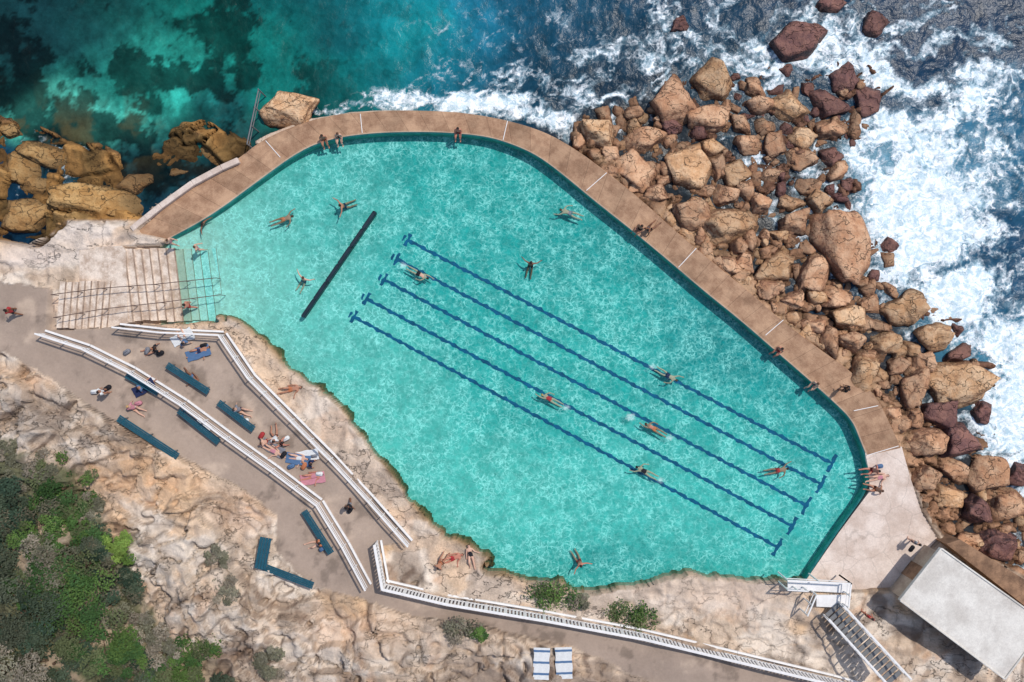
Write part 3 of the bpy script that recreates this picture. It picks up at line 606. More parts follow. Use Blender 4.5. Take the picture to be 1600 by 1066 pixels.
for t in [(446,166,80,58,-3,G,.2),(155,312,150,52,-4,Lr,-.2),(34,335,92,56,10,Lr,-.1),(95,245,110,46,-8,Lr,-.55),(14,205,46,34,0,Lr,-.4),(30,262,80,52,0,Lr,-.5),(330,238,80,46,-30,Lr,-.8),(205,290,60,36,20,Lr,-.55),(60,292,60,36,0,Lr,-.5),(280,268,44,30,0,Lr,-.65),(120,345,60,30,0,Lr,-.1)]:
    boulder(t[0],t[1],t[2],t[3],t[4],t[5],"shore_rock","rocks in the sheltered cove","golden block of rock beside the walkway" if t[0]==446 else None,zb=t[6],hf=.26)
# ------------------------------------------------------------ fences
def fence(name,pts,hgt,sp,label,pick=False,kerb=True,mat=M_white,rails=(1.0,.55),rw=.09,cat="fence"):
    P=[place(a,b) for a,b in pts]; root=bpy.data.objects.new(name,None); COLL.objects.link(root); root.location=P[0]
    root["label"]=label; root["category"]=cat; o=P[0]
    for k,f in enumerate(rails):
        bm=bmesh.new()
        for a,b in zip(P[:-1],P[1:]):
            u=Vector((0,0,hgt*f)); e=(b-a).normalized()*.03
            add_seg(bm,a+u-o-e,b+u-o+e,rw if k==0 else rw*.4,.06 if k==0 else .035,.008)
        new_obj("rail",bm_mesh("rail",bm),[mat],parent=root)
    if kerb:
        bm=bmesh.new()
        for a,b in zip(P[:-1],P[1:]):
            q=Vector((-(b-a).y,(b-a).x,0)).normalized()*.22; add_seg(bm,a-o+q+Vector((0,0,.05)),b-o+q+Vector((0,0,.05)),.12,.16,.01)
        new_obj("kerb",bm_mesh("kerb",bm),[mat],parent=root)
    bm=bmesh.new(); add_box(bm,(0,0,hgt/2-.1),(.07,.07,hgt+.2),None,.01); add_box(bm,(0,0,hgt+.02),(.09,.09,.04),None,.01); pm_=bm_mesh("post",bm); pm_.materials.append(mat)
    for a,b in zip(P[:-1],P[1:]):
        L=(b-a).length; n=max(1,int(round(L/sp))); ang=math.atan2((b-a).y,(b-a).x)
        for i in range(n):
            ob=bpy.data.objects.new("post",pm_); COLL.objects.link(ob); ob.parent=root; ob.location=a.lerp(b,i/n)-o; ob.rotation_euler=(0,0,ang)
        if pick:
            for i in range(n):
                bm=bmesh.new(); p0=a.lerp(b,(i+.04)/n);p1=a.lerp(b,(i+.96)/n); m=int((p1-p0).length/.19)
                for j in range(0,m+1): q=p0.lerp(p1,j/m)-o; add_box(bm,(q.x,q.y,q.z+hgt*.5),(.11,.06,hgt*.92),Matrix.Rotation(ang,4,'Z'))
                new_obj("picket_panel",bm_mesh("picket_panel",bm),[mat],parent=root)
    return root
fence("railing",[(70,522),(140,545),(210,580),(290,630),(360,682),(430,732),(500,785),(540,850),(575,915)],1.05,1.4,"long white railing along the paved path",rails=(1.0,.66,.33),rw=.1)
fence("railing",[(188,512),(260,520),(350,524),(395,590),(460,655),(520,715),(580,780),(640,848)],1.05,1.4,"white railing above the rock ledge beside the pool",rails=(1.0,.66,.33),rw=.1)
fence("balustrade",[(590,845),(602,912),(700,935),(850,960),(1000,988),(1150,1024),(1300,1060),(1380,1082)],1.25,1.3,"white picket balustrade beside the lower path",pick=True,kerb=True,rails=(1.0,.12),rw=.16)
for pts in ([(92,462),(168,452),(250,446),(345,436)],[(96,497),(170,484),(260,474),(352,462)]):
    P=[(a,b) for a,b in pts]; zz_=[1.15,.68,.35,-.3]
    root=bpy.data.objects.new("handrail",None); COLL.objects.link(root); root["label"]="dark metal handrail running down the pool steps"; root["category"]="handrail"; root["group"]="handrails on the pool steps"
    V=[W(a,b,z) for (a,b),z in zip(P,zz_)]; root.location=V[0]; o=V[0]
    bm=bmesh.new()
    for a,b in zip(V[:-1],V[1:]): add_seg(bm,a-o+Vector((0,0,.9)),b-o+Vector((0,0,.9)),.045,.045,.01)
    new_obj("rail",bm_mesh("rail",bm),[M_rust],parent=root)
    bm=bmesh.new(); add_box(bm,(0,0,.45),(.04,.04,.95),None,.008); pm_=bm_mesh("post",bm); pm_.materials.append(M_rust)
    for a,b in zip(V[:-1],V[1:]):
        for t in (0,.5): ob=new_obj("post",pm_,[M_rust],parent=root); ob.location=a.lerp(b,t)-o
    ob=new_obj("post",pm_,[M_rust],parent=root); ob.location=V[-1]-o
bm=bmesh.new(); A=W(404,140,1.1);B=W(386,225,1.2)
add_seg(bm,A,B,.07,.07,.01); add_seg(bm,A-Vector((0,0,.4)),B-Vector((0,0,.4)),.04,.04)
for t in (0,.33,.66,1): p=A.lerp(B,t); add_box(bm,(p.x,p.y,.3),(.07,.07,1.8),None,.01)
new_obj("handrail",bm_mesh("handrail",bm),[M_leg],label="grey metal rail beside the golden rock",category="handrail")
# ------------------------------------------------------------ benches
def bench(x0,y0,x1,y1,wd=.5,lab="long teal timber bench on the paved path"):
    A=place(x0,y0);B=place(x1,y1); z=max(A.z,B.z); c=(A+B)/2; L=(B-A).length
    root=bpy.data.objects.new("park_bench",None); COLL.objects.link(root); root.location=(c.x,c.y,z); root.rotation_euler=(0,0,math.atan2((B-A).y,(B-A).x))
    root["label"]=lab; root["category"]="bench"; root["group"]="teal benches on the path"
    bm=bmesh.new()
    for i in range(4): add_box(bm,(0,(i-1.5)*wd/4,.45),(L,wd/4-.02,.05),None,.006)
    new_obj("seat",bm_mesh("seat",bm),[M_bench],parent=root)
    bm=bmesh.new(); add_box(bm,(0,-wd*.4,.2),(.06,.06,.46)); add_box(bm,(0,wd*.4,.2),(.06,.06,.46)); add_box(bm,(0,0,.4),(.06,wd*.9,.05)); lm_=bm_mesh("leg",bm); lm_.materials.append(M_leg)
    for s in (-.42,0,.42): ob=new_obj("leg",lm_,[M_leg],parent=root); ob.location=(s*L,0,0)
bench(190,652,283,712,.45);bench(284,640,346,690,.42);bench(266,570,330,612,.42);bench(202,585,252,613,.42);bench(345,628,400,670,.42);bench(478,796,520,862,.42)
bench(421,836,410,886,.7,"broad teal bench meeting another bench at an angle"); bench(412,880,492,912,.45,"slim teal bench meeting another bench at an angle")
# ------------------------------------------------------------ pump house + stair tower
M_roof=conc_mat("white_roof",C(200,192,182,.88),C(230,224,214,.88),.5,.06); M_hw=conc_mat("house_render",C(170,150,132),C(200,182,160),1.0,0)
M_dark=simple("dark_window",C(30,34,38),.3,.1); M_brown=conc_mat("brown_concrete",C(112,86,68),C(166,130,102),1.0)
root=bpy.data.objects.new("pump_house",None); COLL.objects.link(root); root["label"]="low pale pump house with flat white roof"; root["category"]="building"
RZ=2.7; q=[W(1405,938,RZ),W(1470,856,RZ),W(1636,975,RZ),W(1570,1062,RZ)]
cx=sum((p for p in q),Vector())/4; root.location=(cx.x,cx.y,.3); o=root.location
def shrink(q,k):
    m=sum((p.xy for p in q),Vector((0,0)))/len(q); return [(m+(p.xy-m)*k) for p in q]
bm=bmesh.new(); prism(bm,[p-o.xy for p in shrink(q,1)],RZ-.22-o.z,RZ-o.z)
new_obj("roof",bm_mesh("roof",bm),[M_roof],parent=root)
bm=bmesh.new(); qq=[p-o.xy for p in shrink(q,.992)]
for i in range(4):
    a=Vector((*qq[i],RZ+.03-o.z));b=Vector((*qq[(i+1)%4],RZ+.03-o.z)); add_seg(bm,a,b,.10,.08,.02)
new_obj("parapet",bm_mesh("parapet",bm),[M_roof],parent=root)
bm=bmesh.new(); prism(bm,[p-o.xy for p in shrink(q,.9)],-.6-o.z,RZ-.22-o.z); new_obj("wall",bm_mesh("wall",bm),[M_hw],parent=root)
sw=[p-o.xy for p in shrink(q,.9)]
def onwall(i,t,w,h,zc,name,mat):
    a=sw[i];b=sw[(i+1)%4]; p=a.lerp(b,t); ang=math.atan2((b-a).y,(b-a).x); bm=bmesh.new(); add_box(bm,(p.x,p.y,zc),(w,.08,h),Matrix.Rotation(ang,4,'Z')); new_obj(name,bm_mesh(name,bm),[mat],parent=root)
onwall(0,.5,1.0,2.0,.9,"door",M_brown); onwall(3,.3,1.1,.8,1.4,"window",M_dark); onwall(3,.7,1.1,.8,1.4,"window",M_dark)
bm=bmesh.new(); prism(bm,[W(a,b,1.6).xy for a,b in [(1478,850),(1500,843),(1680,955),(1650,985)]],-.9,1.6)
new_obj("retaining_wall",bm_mesh("retaining_wall",bm),[M_brown],label="brown concrete sea wall behind the pump house",category="wall")
root=bpy.data.objects.new("access_stairs",None); COLL.objects.link(root); root["label"]="white painted stairs with railings climbing from the pool"; root["category"]="stairs"
root.location=W(1290,940,.6); o=root.location
def part(nm,fn,mat):
    bm=bmesh.new(); fn(bm); bmesh.ops.translate(bm,verts=bm.verts,vec=-o); new_obj(nm,bm_mesh(nm,bm),[mat],parent=root)
part("landing",lambda bm:(prism(bm,[W(a,b,1.5).xy for a,b in [(1231,907),(1330,912),(1328,927),(1231,922)]],1.38,1.5),prism(bm,[W(a,b,1.52).xy for a,b in [(1276,930),(1326,930),(1326,950),(1276,948)]],1.4,1.52)),M_white)
def flight(bm):
    A=W(1298,950,1.5);B=W(1400,1062,3.2); n=16
    for i in range(n):
        p=A.lerp(B,(i+.5)/n); d=(B-A); add_box(bm,p,(.26,1.0,.05),Matrix.Rotation(math.atan2(d.y,d.x),4,'Z'))
part("tread",flight,M_leg)
def sides(bm):
    A=W(1298,950,1.5);B=W(1400,1062,3.2);d=(B-A).normalized();q=Vector((-d.y,d.x,0)).normalized()*.6
    for s in (1,-1):
        add_seg(bm,A+q*s,B+q*s,.1,.28,.01); add_seg(bm,A+q*s+Vector((0,0,.95)),B+q*s+Vector((0,0,.95)),.12,.07,.01)
        for i in range(9): p=A.lerp(B,i/8)+q*s; add_box(bm,p+Vector((0,0,.5)),(.06,.06,1.0))
    for (a,b) in (((1231,922),(1262,924)),((1231,907),(1330,912)),((1330,912),(1326,950)),((1276,930),(1262,962))):
        a=W(*a,2.4);b=W(*b,2.4); add_seg(bm,a,b,.08,.06); add_seg(bm,a-Vector((0,0,.45)),b-Vector((0,0,.45)),.04,.04)
        for t in (0,.5,1): p=a.lerp(b,t); add_box(bm,(p.x,p.y,1.5),(.07,.07,1.9))
part("railing",sides,M_white)
# ------------------------------------------------------------ shrubs
def shrub(px,py,r,pal,h=None,n=3200,lab="bushy green coastal shrub on the rocky slope",sq=1.0,ang=0.0):
    z=gz(px,py); h=h or r*.42; c=W(px,py,z+h*.6); c.z=z
    root=bpy.data.objects.new("shrub",None); COLL.objects.link(root); root.location=c; root["label"]=lab; root["category"]="bush"; root["group"]="coastal shrubs"
    rg=np.random.default_rng(int(px*7+py+9000)); k=int(rg.integers(14,24))
    cen=[]; ca,sa=math.cos(ang),math.sin(ang)
    for i in range(k):
        a=rg.uniform(0,6.28); d=r*.9*math.sqrt(rg.random()); u=d*math.cos(a); v=d*math.sin(a)*sq; cen.append((u*ca-v*sa,u*sa+v*ca,h*rg.uniform(.15,.8),r*rg.uniform(.13,.38)))
    tot=sum(c_[3]**2 for c_ in cen); V=[];Cc=[]
    for (a,b,zc,rr) in cen:
        per=max(8,int(n*rr*rr/tot)); tone=rg.uniform(.8,1.4); base=np.array(pal[rg.integers(len(pal))][:3])
        P=rg.normal(size=(per,3)); P/=np.linalg.norm(P,axis=1)[:,None]; P[:,2]=np.abs(P[:,2])*1.0-.12
        rad=rr*(.6+.5*rg.random(per)**.7)*(1+.3*np.sin(P[:,0]*7+a*5)*np.sin(P[:,1]*6+b*3))
        P=P*rad[:,None]; P[:,2]*=.8; cc=P+np.array([a,b,zc])
        s=rg.uniform(.045,.09,per)[:,None]; nn=P/rr*.5+rg.normal(size=(per,3))*.35+np.array([.1,.1,.8]); nn/=np.linalg.norm(nn,axis=1)[:,None]
        t=np.cross(nn,rg.normal(size=(per,3))); t/=np.linalg.norm(t,axis=1)[:,None]+1e-6; bb=np.cross(nn,t)
        V.append(np.stack([cc-t*s,cc+bb*s*.55,cc+t*s,cc-bb*s*.55],1).reshape(-1,3))
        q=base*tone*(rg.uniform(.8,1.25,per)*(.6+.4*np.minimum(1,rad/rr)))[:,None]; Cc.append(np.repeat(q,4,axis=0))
    V=np.concatenate(V);Cc=np.concatenate(Cc)
    me=bpy.data.meshes.new("crown"); me.from_pydata(V.tolist(),[],np.arange(len(V)).reshape(-1,4).tolist()); a=me.color_attributes.new("Col",'FLOAT_COLOR','POINT')
    a.data.foreach_set("color",np.concatenate([Cc,np.ones((len(Cc),1))],1).astype(np.float32).ravel())
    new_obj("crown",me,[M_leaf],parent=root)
    bm=bmesh.new()
    for (a,b,zc,rr) in cen[:7]: add_seg(bm,(a*.1,b*.1,-.3),(a,b,zc),.05,.05)
    add_seg(bm,(0,0,-.5),(0,0,h*.4),.14,.14,.03)
    new_obj("trunk",bm_mesh("trunk",bm),[M_bark],parent=root)
gr=[C(82,112,62),C(100,126,68),C(70,98,58),C(104,112,78)]; dg=[C(80,92,74),C(94,100,82),C(68,86,70),C(108,104,86)]; gy_=[C(134,130,112),C(120,118,98),C(148,138,122)]; br=[C(130,154,78),C(112,140,70)]
for t in [(95,765,2.3,gr),(40,800,2.0,dg),(140,795,1.0,gy_),(15,860,2.2,dg),(70,880,1.8,gy_),(110,930,2.4,gr),(185,855,1.1,br),(190,920,1.3,dg),(30,960,2.4,dg),(150,1000,2.2,gr),(80,1040,2.4,dg),(225,990,1.3,gy_),(295,1035,1.9,gr),(215,1050,2.0,dg),(0,1050,2.4,gy_),(345,1080,1.6,dg),(60,735,1.1,gy_),(10,745,1.4,gy_),(352,925,1.0,gy_),(340,872,.7,gy_),(130,850,1.4,gr),(420,1035,1.1,gy_),(150,830,1.0,dg),(-30,920,2.3,dg),(255,1010,1.2,gy_),(15,700,1.0,gy_),(60,840,1.5,gr),(170,955,1.4,gy_),(50,915,1.6,gr),(110,1000,1.6,dg),(265,1062,1.6,gr),(140,880,1.3,dg),(-10,800,1.8,dg),(190,1030,1.5,gr),(110,810,1.3,gr)]:
    shrub(t[0],t[1],t[2],t[3],n=int(700+1300*t[2]**1.35),lab={id(gr):"bushy olive green coastal shrub on the rocky slope",id(dg):"dark dense coastal shrub on the rocky slope",id(gy_):"greyish sparse shrub on the sandstone slope",id(br):"bright lime green shrub on the slope"}[id(t[3])])
for t in [(870,934,1.9,gr,-.12,.28),(985,960,1.9,gr,-.12,.3),(905,940,.8,gy_,-.1,.5),(725,985,1.4,gy_,-.1,.4),(745,992,.7,gr,0,.5)]:
    shrub(t[0],t[1],t[2],t[3],h=.28,n=1400,lab="low green plants growing from a rock crevice",sq=t[5],ang=t[4])
# ------------------------------------------------------------ people
def nrm(v): v=Vector(v); return v.normalized()
def person_parts(pose):
    T=nrm(pose['T']); Lt=nrm(pose.get('lat',(0,1,0))); Fr=Lt.cross(T).normalized(); Hd=nrm(pose.get('H',pose['T']))
    V=[];E=[];Rr=[];B=[]
    def av(p,r): V.append(Vector(p));Rr.append(r); return len(V)-1
    def ed(a,b,l): E.append((a,b)); B.append((a,b,l))
    o=Vector((0,0,0)); pel=av(o,(.155,.12)); spi=av(o+T*.2,(.135,.105)); che=av(o+T*.40,(.165,.12)); nb=av(o+T*.53,(.062,.062))
    hc=av(V[nb]+Hd*.13,(.095,.1)); ht=av(V[nb]+Hd*.235,(.075,.085))
    ed(pel,spi,'torso');ed(spi,che,'torso');ed(che,nb,'neck');ed(nb,hc,'head');ed(hc,ht,'head')
    chains=[]
    for s,k in ((1,'L'),(-1,'R')):
        u,f=[nrm(d) for d in pose['a'+k]]
        sh=av(o+T*.45+Lt*s*.175,(.066,.066)); el=av(V[sh]+u*.28,(.047,.047)); wr=av(V[el]+f*.25,(.033,.03)); pa=av(V[wr]+f*.085,(.042,.02))
        ed(che,sh,'shoulder');ed(sh,el,'uarm');ed(el,wr,'farm');ed(wr,pa,'hand'); chains.append((V[wr],V[pa],f,s))
        t,c,ft=[nrm(d) for d in pose['l'+k]]
        hp=av(o-T*.05+Lt*s*.1,(.1,.1)); kn=av(V[hp]+t*.43,(.066,.066)); an=av(V[kn]+c*.40,(.046,.046)); to=av(V[an]+ft*.17,(.045,.03))
        mc=av(V[kn]+c*.14,(.066,.066))
        ed(pel,hp,'hip');ed(hp,kn,'thigh');ed(kn,mc,'calf');ed(mc,an,'calf');ed(an,to,'foot')
    def skin(V,E,Rr,roots,lv):
        me=bpy.data.meshes.new("t"); me.from_pydata([tuple(v) for v in V],E,[]); ob=bpy.data.objects.new("t",me); COLL.objects.link(ob)
        ob.modifiers.new("s",'SKIN')
        for i,r in enumerate(Rr):
            d=me.skin_vertices[0].data[i]; d.radius=(r[0],r[1]); d.use_root=(i in roots)
        m=ob.modifiers.new("u",'SUBSURF'); m.levels=lv; m.render_levels=lv
        dg_=bpy.context.evaluated_depsgraph_get(); dg_.update(); r=bpy.data.meshes.new_from_object(ob.evaluated_get(dg_)); bpy.data.objects.remove(ob); return r
    body=skin(V,E,Rr,{0},2)
    co=np.array([v.co[:] for v in body.vertices]); nr=np.array([v.normal[:] for v in body.vertices])
    best=np.full(len(co),9.0); lab=np.array(['']*len(co),dtype=object); tt=np.zeros(len(co))
    for a,b,l in B:
        A=np.array(V[a]);D=np.array(V[b])-A; t=np.clip(((co-A)@D)/(D@D),0,1); d=np.linalg.norm(co-A-t[:,None]*D,axis=1)
        k=d<best; best[k]=d[k]; lab[k]=l; tt[k]=t[k]
    polys=[tuple(p.vertices) for p in body.polygons]
    def shell(sel,off):
        fs=[f for f in polys if all(sel[i] for i in f)]; us=sorted({i for f in fs for i in f}); mp={u:i for i,u in enumerate(us)}
        me=bpy.data.meshes.new("shell"); me.from_pydata([tuple(co[i]+nr[i]*off) for i in us],[],[tuple(mp[i] for i in f) for f in fs]); me.polygons.foreach_set("use_smooth",np.ones(len(me.polygons),bool)); return me
    hcV=np.array(V[hc]); up=np.array(Hd)*.75-np.array(Fr)*.75
    torso_h=co@np.array(T)
    hair=shell((np.isin(lab,['head']))&(((co-hcV)@up)>-.012),.016)
    trunks=shell((lab=='hip')|((lab=='thigh')&(tt<.38))|((lab=='torso')&(torso_h<.13)),.014)
    suit=shell((lab=='hip')|((lab=='thigh')&(tt<.08))|((lab=='torso')&(torso_h<.40)),.012)
    shirt=shell((lab=='torso')|(lab=='shoulder')|((lab=='uarm')&(tt<.55))|((lab=='hip')&(tt<.5)),.02)
    FV=[];FE=[];FR=[];roots=set()
    for wr,pa,f,s in chains:
        side=f.cross(Fr); side=(side if side.length>.2 else f.cross(Lt)).normalized(); dn=f.cross(side).normalized()
        for i,(o_,ln) in enumerate(((-.03,.075),(-.01,.085),(.01,.08),(.03,.062))):
            b=pa+side*o_; i0=len(FV); roots.add(i0)
            FV+=[b-f*.01,b+f*ln*.5+side*o_*.2,b+f*ln+dn*.02+side*o_*.35]; FR+=[(.0105,.0105),(.0095,.0095),(.008,.008)]; FE+=[(i0,i0+1),(i0+1,i0+2)]
        i0=len(FV); roots.add(i0); b=wr+f*.03-side*.02; FV+=[b,b+f*.03-side*.04,b+f*.06-side*.055+dn*.01]; FR+=[(.013,.013),(.011,.011),(.009,.009)]; FE+=[(i0,i0+1),(i0+1,i0+2)]
    fm=skin(FV,FE,FR,roots,1)
    bm=bmesh.new(); bm.from_mesh(body); bm.from_mesh(fm)
    def ell(c,sx,mi=0):
        r=bmesh.ops.create_icosphere(bm,subdivisions=1,radius=1); bmesh.ops.transform(bm,matrix=Matrix.Translation(c)@Matrix.Diagonal((*sx,1)),verts=r['verts'])
        for v in r['verts']:
            for f in v.link_faces: f.material_index=mi
    ell(V[hc]+Fr*.1-Hd*.0,(.018,.018,.018))
    for s in (1,-1): ell(V[hc]+Lt*s*.09,(.018,.018,.024)); ell(V[hc]+Fr*.085+Lt*s*.033+Hd*.03,(.012,.012,.012),1)
    ell(V[hc]+Fr*.088-Hd*.045,(.014,.02,.008),1)
    me=bm_mesh("person",bm,True)
    return dict(body=me,hair=hair,trunks=trunks,suit=suit,shirt=shirt)
POSES={
'swim':dict(T=(1,0,.03),H=(1,0,-.1),lat=(0,1,0),aL=((.97,.1,.12),(1,-.1,-.1)),aR=((-.5,-.6,.1),(-.8,-.1,-.3)),lL=((-1,.04,-.05),(-1,.0,.1),(-1,0,-.2)),lR=((-1,-.05,-.15),(-1,0.02,0.05),(-1,0,-.3))),
'swim2':dict(T=(1,0,.0),H=(1,0,.05),lat=(0,1,0),aL=((.75,.65,.0),(.95,.25,-.1)),aR=((-.35,-.8,0),(-.85,-.35,-.1)),lL=((-.97,.14,-.1),(-.98,-.05,.0),(-.9,.2,0)),lR=((-.97,-.10,-.1),(-.98,.05,.0),(-.9,-.2,0))),
'wade':dict(T=(.3,0,1),H=(.1,0,1),lat=(0,1,0),aL=((.35,.9,-.1),(.6,.75,.0)),aR=((.3,-.9,-.1),(.65,-.7,.0)),lL=((-.6,.12,-.35),(-1,0,.1),(-1,.2,0)),lR=((-.8,-.1,-.3),(-1,0,-.05),(-1,-.2,0))),
'stand':dict(T=(0.03,0,1),lat=(0,1,0),aL=((.05,.18,-1),(.2,.05,-1)),aR=((.1,-.2,-1),(.5,.1,-.8)),lL=((.05,.06,-1),(-.03,.02,-1),(1,.2,-.15)),lR=((-.02,-.08,-1),(-.05,0,-1),(1,-.2,-.15))),
'walk':dict(T=(0.08,0,1),lat=(0,1,0),aL=((.5,.15,-1),(.8,.0,-.8)),aR=((-.5,-.15,-1),(-.1,0,-1)),lL=((-.35,.04,-1),(-.6,0,-1),(.9,.1,-.5)),lR=((.45,-.04,-1),(.1,0,-1),(1,-.1,-.05))),
'sit':dict(T=(-.15,0,1),H=(.15,0,1),lat=(0,1,0),aL=((.35,.2,-.9),(.9,-.1,-.3)),aR=((.35,-.2,-.9),(.9,.1,-.3)),lL=((1,.15,.05),(.05,0,-1),(1,.1,-.1)),lR=((1,-.15,.05),(.1,0,-1),(1,-.1,-.1))),
'sitg':dict(T=(-.45,0,1),H=(0,0,1),lat=(0,1,0),aL=((-.5,.35,-.9),(-.25,.1,-1)),aR=((-.5,-.35,-.9),(-.25,-.1,-1)),lL=((.85,.15,.6),(.75,0,-.72),(1,.1,-.1)),lR=((1,-.2,.1),(1,0,-.12),(.5,-.2,.6))),
'lie':dict(T=(1,0,.04),H=(1,0,.1),lat=(0,-1,0),aL=((-.7,-.45,-.05),(-.3,-.7,.1)),aR=((-.95,.25,-.05),(-1,.1,0)),lL=((-1,-.08,.02),(-1,0,-.03),(-.5,-.2,.7)),lR=((-.8,.1,.5),(-.8,0,-.65),(-.9,.1,-.1))),
}
PP={k:person_parts(v) for k,v in POSES.items()}
ZOFF={'swim':-.09,'swim2':-.1,'wade':-.28,'stand':.92,'walk':.88,'sit':.12,'sitg':.13,'lie':.13}
SK=[simple("skin_tanned",C(180,128,102),.5,.06,10),simple("skin_light",C(214,170,146),.5,.06,10),simple("skin_brown",C(134,92,70),.5,.06,10),simple("skin_sunburnt",C(196,130,108),.5,.06,10)]
HR=[simple("dark_hair",C(40,28,24),.6,.2,20),simple("brown_hair",C(86,58,40),.6,.2,20),simple("blond_hair",C(190,150,96),.6,.2,20)]
CL={k:simple("cloth_"+k,C(*v),.8,.1,12) for k,v in dict(black=(30,30,36),navy=(34,44,80),red=(170,54,56),white=(224,224,222),pink=(200,134,144),blue=(84,114,150),orange=(190,116,78),grey=(130,130,136)).items()}
M_eye=simple("eye_and_lip",C(90,50,45),.5,.1)
for d in PP.values():
    for k in d: d[k].materials.append(SK[0])
    d['body'].materials.append(M_eye)
def person(px,py,pose,ang,skin=0,hair=0,wear='trunks',colr='navy',act="",ground=None,extra=None,scale=.9):
    d=PP[pose]
    z=(gz(px,py) if ground is None else ground)
    ob=bpy.data.objects.new("person",d['body']); COLL.objects.link(ob); ob.location=W(px,py,z+ZOFF[pose]*scale); ob.rotation_euler=(0,0,math.radians(ang)); ob.scale=(scale,)*3
    ob.material_slots[0].link='OBJECT'; ob.material_slots[0].material=SK[skin]
    garment={'trunks':'swim trunks','suit':'swimsuit','shirt':'shirt and shorts'}[wear]
    ob["label"]="person in "+colr+" "+garment+" "+act; ob["category"]="person"
    def ch(nm,me,m):
        c=bpy.data.objects.new(nm,me); COLL.objects.link(c); c.parent=ob; c.material_slots[0].link='OBJECT'; c.material_slots[0].material=m
    ch("hair",d['hair'],HR[hair])
    if wear=='shirt': ch("shirt",d['shirt'],CL[colr]); ch("shorts",d['trunks'],CL[extra or 'navy'])
    else: ch({'trunks':'swim_trunks','suit':'swimsuit'}[wear],d[wear],CL[colr])
    return ob
fs="swimming along a lane line"; wd="treading water with arms spread"; st="sitting on the walkway edge"
for a in [(655,428,'swim',-28,1,0,'trunks','black',fs,0),(860,624,'swim',152,1,2,'suit','red',fs,0),(1044,587,'swim2',-30,1,1,'trunks','navy',fs,0),(1022,670,'swim',150,3,1,'trunks','orange',fs,0),(1008,737,'swim2',152,1,0,'suit','black',fs,0),(1216,735,'swim2',10,3,0,'trunks','red',"floating near the lane ends",0),(890,333,'swim2',160,1,1,'trunks','grey',wd,0),(829,415,'wade',80,2,0,'trunks','black',wd,0),(537,322,'wade',200,0,0,'trunks','navy',wd,0),(443,343,'swim2',20,3,1,'trunks','orange',wd,0),(475,438,'wade',60,1,1,'trunks','blue',wd,0),(905,878,'wade',-60,3,0,'trunks','red',wd,0),(318,350,'wade',-30,2,0,'trunks','black',"in shallow water",0)]:
    person(*a[:9],ground=a[9],scale=.88)
for a in [(506,217,'sit',-80,0,0,'trunks','orange',st),(530,214,'sit',-90,1,1,'suit','black',st),(716,206,'sit',-95,3,0,'trunks','red',st),(1000,356,'sit',225,0,0,'trunks','black',st),(1014,358,'sitg',40,2,0,'trunks','grey',st),(1217,546,'sit',228,3,0,'trunks','red',st),(1272,600,'sit',228,1,1,'suit','navy',st)]:
    person(*a,ground=DZ)
for a in [(1321,608,'stand',150,2,0,'shirt','black',"standing on the walkway",DZ,),(1363,735,'sitg',190,3,0,'trunks','red',"sitting on concrete",DZ),(1368,764,'sitg',170,0,1,'trunks','orange',"sitting on concrete",DZ),(1372,746,'lie',10,1,1,'suit','pink',"lying on concrete",DZ),(1430,848,'stand',60,1,0,'shirt','grey',"standing on concrete",DZ),(266,377,'walk',-20,1,1,'suit','pink',"stepping down beside the wall",.3),(308,388,'walk',20,1,1,'suit','pink',"stepping into the pool",-.15),(294,477,'walk',180,3,0,'trunks','red',"climbing the pool steps",-.05)]:
    person(*a[:9],ground=a[9])
pth="on the paved path"
for a in [(18,486,'walk',160,2,0,'shirt','red',"walking "+pth,'black'),(160,612,'stand',40,0,0,'shirt','white',"standing "+pth,'navy'),(210,637,'sitg',-30,1,2,'shirt','pink',"sitting "+pth,'white'),(242,546,'sitg',200,0,0,'shirt','black',"sitting "+pth,'black'),(288,532,'sitg',120,1,0,'shirt','blue',"sitting "+pth,'white'),(312,548,'lie',20,0,0,'trunks','navy',"lying "+pth,None),(455,608,'lie',10,0,1,'trunks','orange',"sunbathing on the rock ledge",None),(430,683,'sitg',100,0,0,'shirt','white',"sitting among friends",'navy'),(417,690,'sitg',10,1,1,'trunks','red',"sitting among friends",None),(440,692,'sitg',200,3,0,'trunks','black',"sitting among friends",None),(425,703,'lie',-30,1,2,'suit','pink',"lying beside friends",None),(465,715,'lie',-10,1,1,'suit','white',"lying "+pth,None),(484,722,'sitg',160,0,0,'shirt','navy',"sitting "+pth,'grey'),(488,744,'lie',10,3,1,'suit','pink',"lying "+pth,None),(497,848,'sitg',200,1,0,'shirt','orange',"sitting "+pth,'white'),(708,872,'lie',20,3,1,'trunks','red',"sunbathing on the rock ledge",None),(688,880,'sitg',60,0,0,'trunks','orange',"sitting on the rock ledge",None),(735,868,'lie',100,1,1,'suit','black',"sunbathing on the rock ledge",None),(1357,963,'stand',60,3,0,'shirt','red',"standing near the stairs",'black'),(545,790,'walk',-60,2,0,'shirt','black',"walking "+pth,'grey'),(375,640,'sitg',-20,1,1,'shirt','grey',"resting "+pth,'navy'),(225,603,'sitg',40,0,0,'shirt','blue',"resting "+pth,'navy'),(300,590,'lie',-40,2,0,'trunks','blue',"lying "+pth,None)]:
    person(*a[:9],ground=None,extra=a[9])
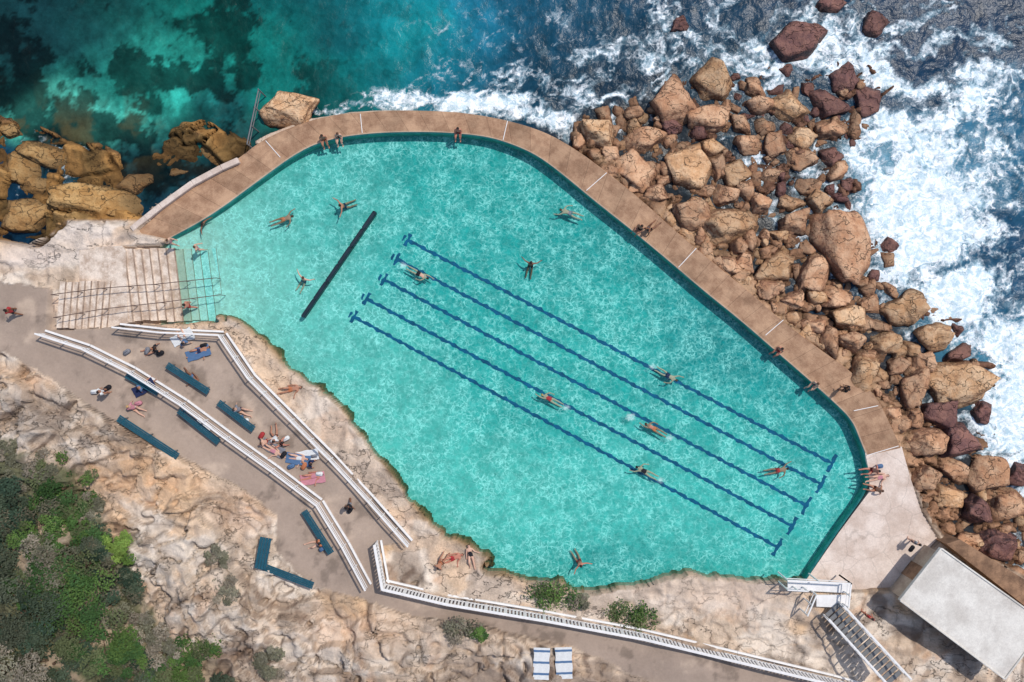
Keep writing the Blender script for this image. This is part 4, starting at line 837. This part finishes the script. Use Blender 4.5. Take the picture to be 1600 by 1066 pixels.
def towel(px,py,l,w,ang,col,lab,stripe=None):
    z=max(gz(px+i*14,py+j*18) for i in (-1,0,1) for j in (-1,0,1)); bm=bmesh.new(); n=14;m=8; vv=[[bm.verts.new((l*(i/n-.5),w*(j/m-.5)+.02*math.sin(i*.9+j),.03+.012*math.sin(i*1.3+j*1.7)+.01*math.sin(j*2.1))) for j in range(m+1)] for i in range(n+1)]
    for i in range(n):
        for j in range(m):
            f=bm.faces.new((vv[i][j],vv[i+1][j],vv[i+1][j+1],vv[i][j+1])); f.material_index=1 if (stripe and i%5==2) else 0
    ob=new_obj("beach_towel",bm_mesh("beach_towel",bm,True),[CL[col],CL[stripe or col]],label=lab,category="towel",group="towels laid out by bathers"); ob.location=W(px,py,z+.03); ob.rotation_euler=(0,0,math.radians(ang))
towel(846,1037,1.9,.95,88,'white',"white towel with blue stripes spread on rock",'blue'); towel(881,1036,1.9,1.0,92,'white',"white towel with blue stripes spread on rock",'blue')
for t in [(310,552,1.5,.65,20,'blue'),(426,700,1.5,.65,-30,'grey'),(466,718,1.5,.65,-10,'blue'),(489,748,1.5,.65,10,'pink'),(285,527,1.4,.65,30,'white'),(480,712,1.4,.65,10,'white'),(225,606,1.4,.65,30,'navy'),(318,665,1.0,.5,-35,'white')]: towel(*t,lab=t[5]+" beach towel laid on the ground")
def bag(px,py,col,ang):
    bm=bmesh.new(); add_box(bm,(0,0,.16),(.45,.26,.3),None,.07)
    for i in range(8):
        a=math.pi*i/8;b=math.pi*(i+1)/8; add_seg(bm,(.14*math.cos(a),0,.3+.14*math.sin(a)),(.14*math.cos(b),0,.3+.14*math.sin(b)),.03,.02)
    ob=new_obj("beach_bag",bm_mesh("beach_bag",bm,True),[CL[col]],label=col+" beach bag with a strap on the ground",category="bag",group="bags beside bathers"); ob.location=place(px,py); ob.rotation_euler=(0,0,ang)
for t in [(252,552,'black',.4),(232,548,'grey',1.2),(300,528,'white',.2),(170,606,'black',.6),(150,612,'white',.1),(218,630,'pink',.3),(410,680,'red',1),(448,685,'white',.5),(456,728,'blue',.4),(476,728,'orange',1),(500,740,'white',0),(385,658,'white',.7),(376,652,'blue',.2),(320,540,'black',.3),(444,710,'black',.9),(492,712,'grey',.1),(505,856,'blue',.6),(200,550,'grey',.6),(548,796,'black',1),(1372,728,'blue',.2),(1422,856,'black',.9)]: bag(*t)
# ------------------------------------------------------------ light & camera
az=Vector((.74,.67)).normalized(); el=math.radians(58)
sd=Vector((az.x*math.cos(el),az.y*math.cos(el),math.sin(el)))
ld=bpy.data.lights.new("sun",'SUN'); ld.energy=3.15; ld.angle=math.radians(.6); ld.color=(1,.95,.88)
lo=bpy.data.objects.new("sun",ld); COLL.objects.link(lo); lo.rotation_euler=sd.to_track_quat('Z','Y').to_euler()
w=bpy.data.worlds.new("World"); sc.world=w; w.use_nodes=True; nt=w.node_tree; bg=nt.nodes['Background']
sk=nt.nodes.new('ShaderNodeTexSky'); sk.sky_type='NISHITA'; sk.sun_disc=False; sk.sun_elevation=el; sk.sun_rotation=math.atan2(az.x,az.y); nt.links.new(sk.outputs[0],bg.inputs[0]); bg.inputs[1].default_value=.15
cam=bpy.data.cameras.new("camera"); cam.lens=30; cam.sensor_width=36; cam.clip_end=2000; co_=bpy.data.objects.new("camera",cam); COLL.objects.link(co_); co_.location=(0,0,HC); sc.camera=co_
sc.view_settings.view_transform='Standard'; sc.view_settings.look='None'; sc.view_settings.exposure=0
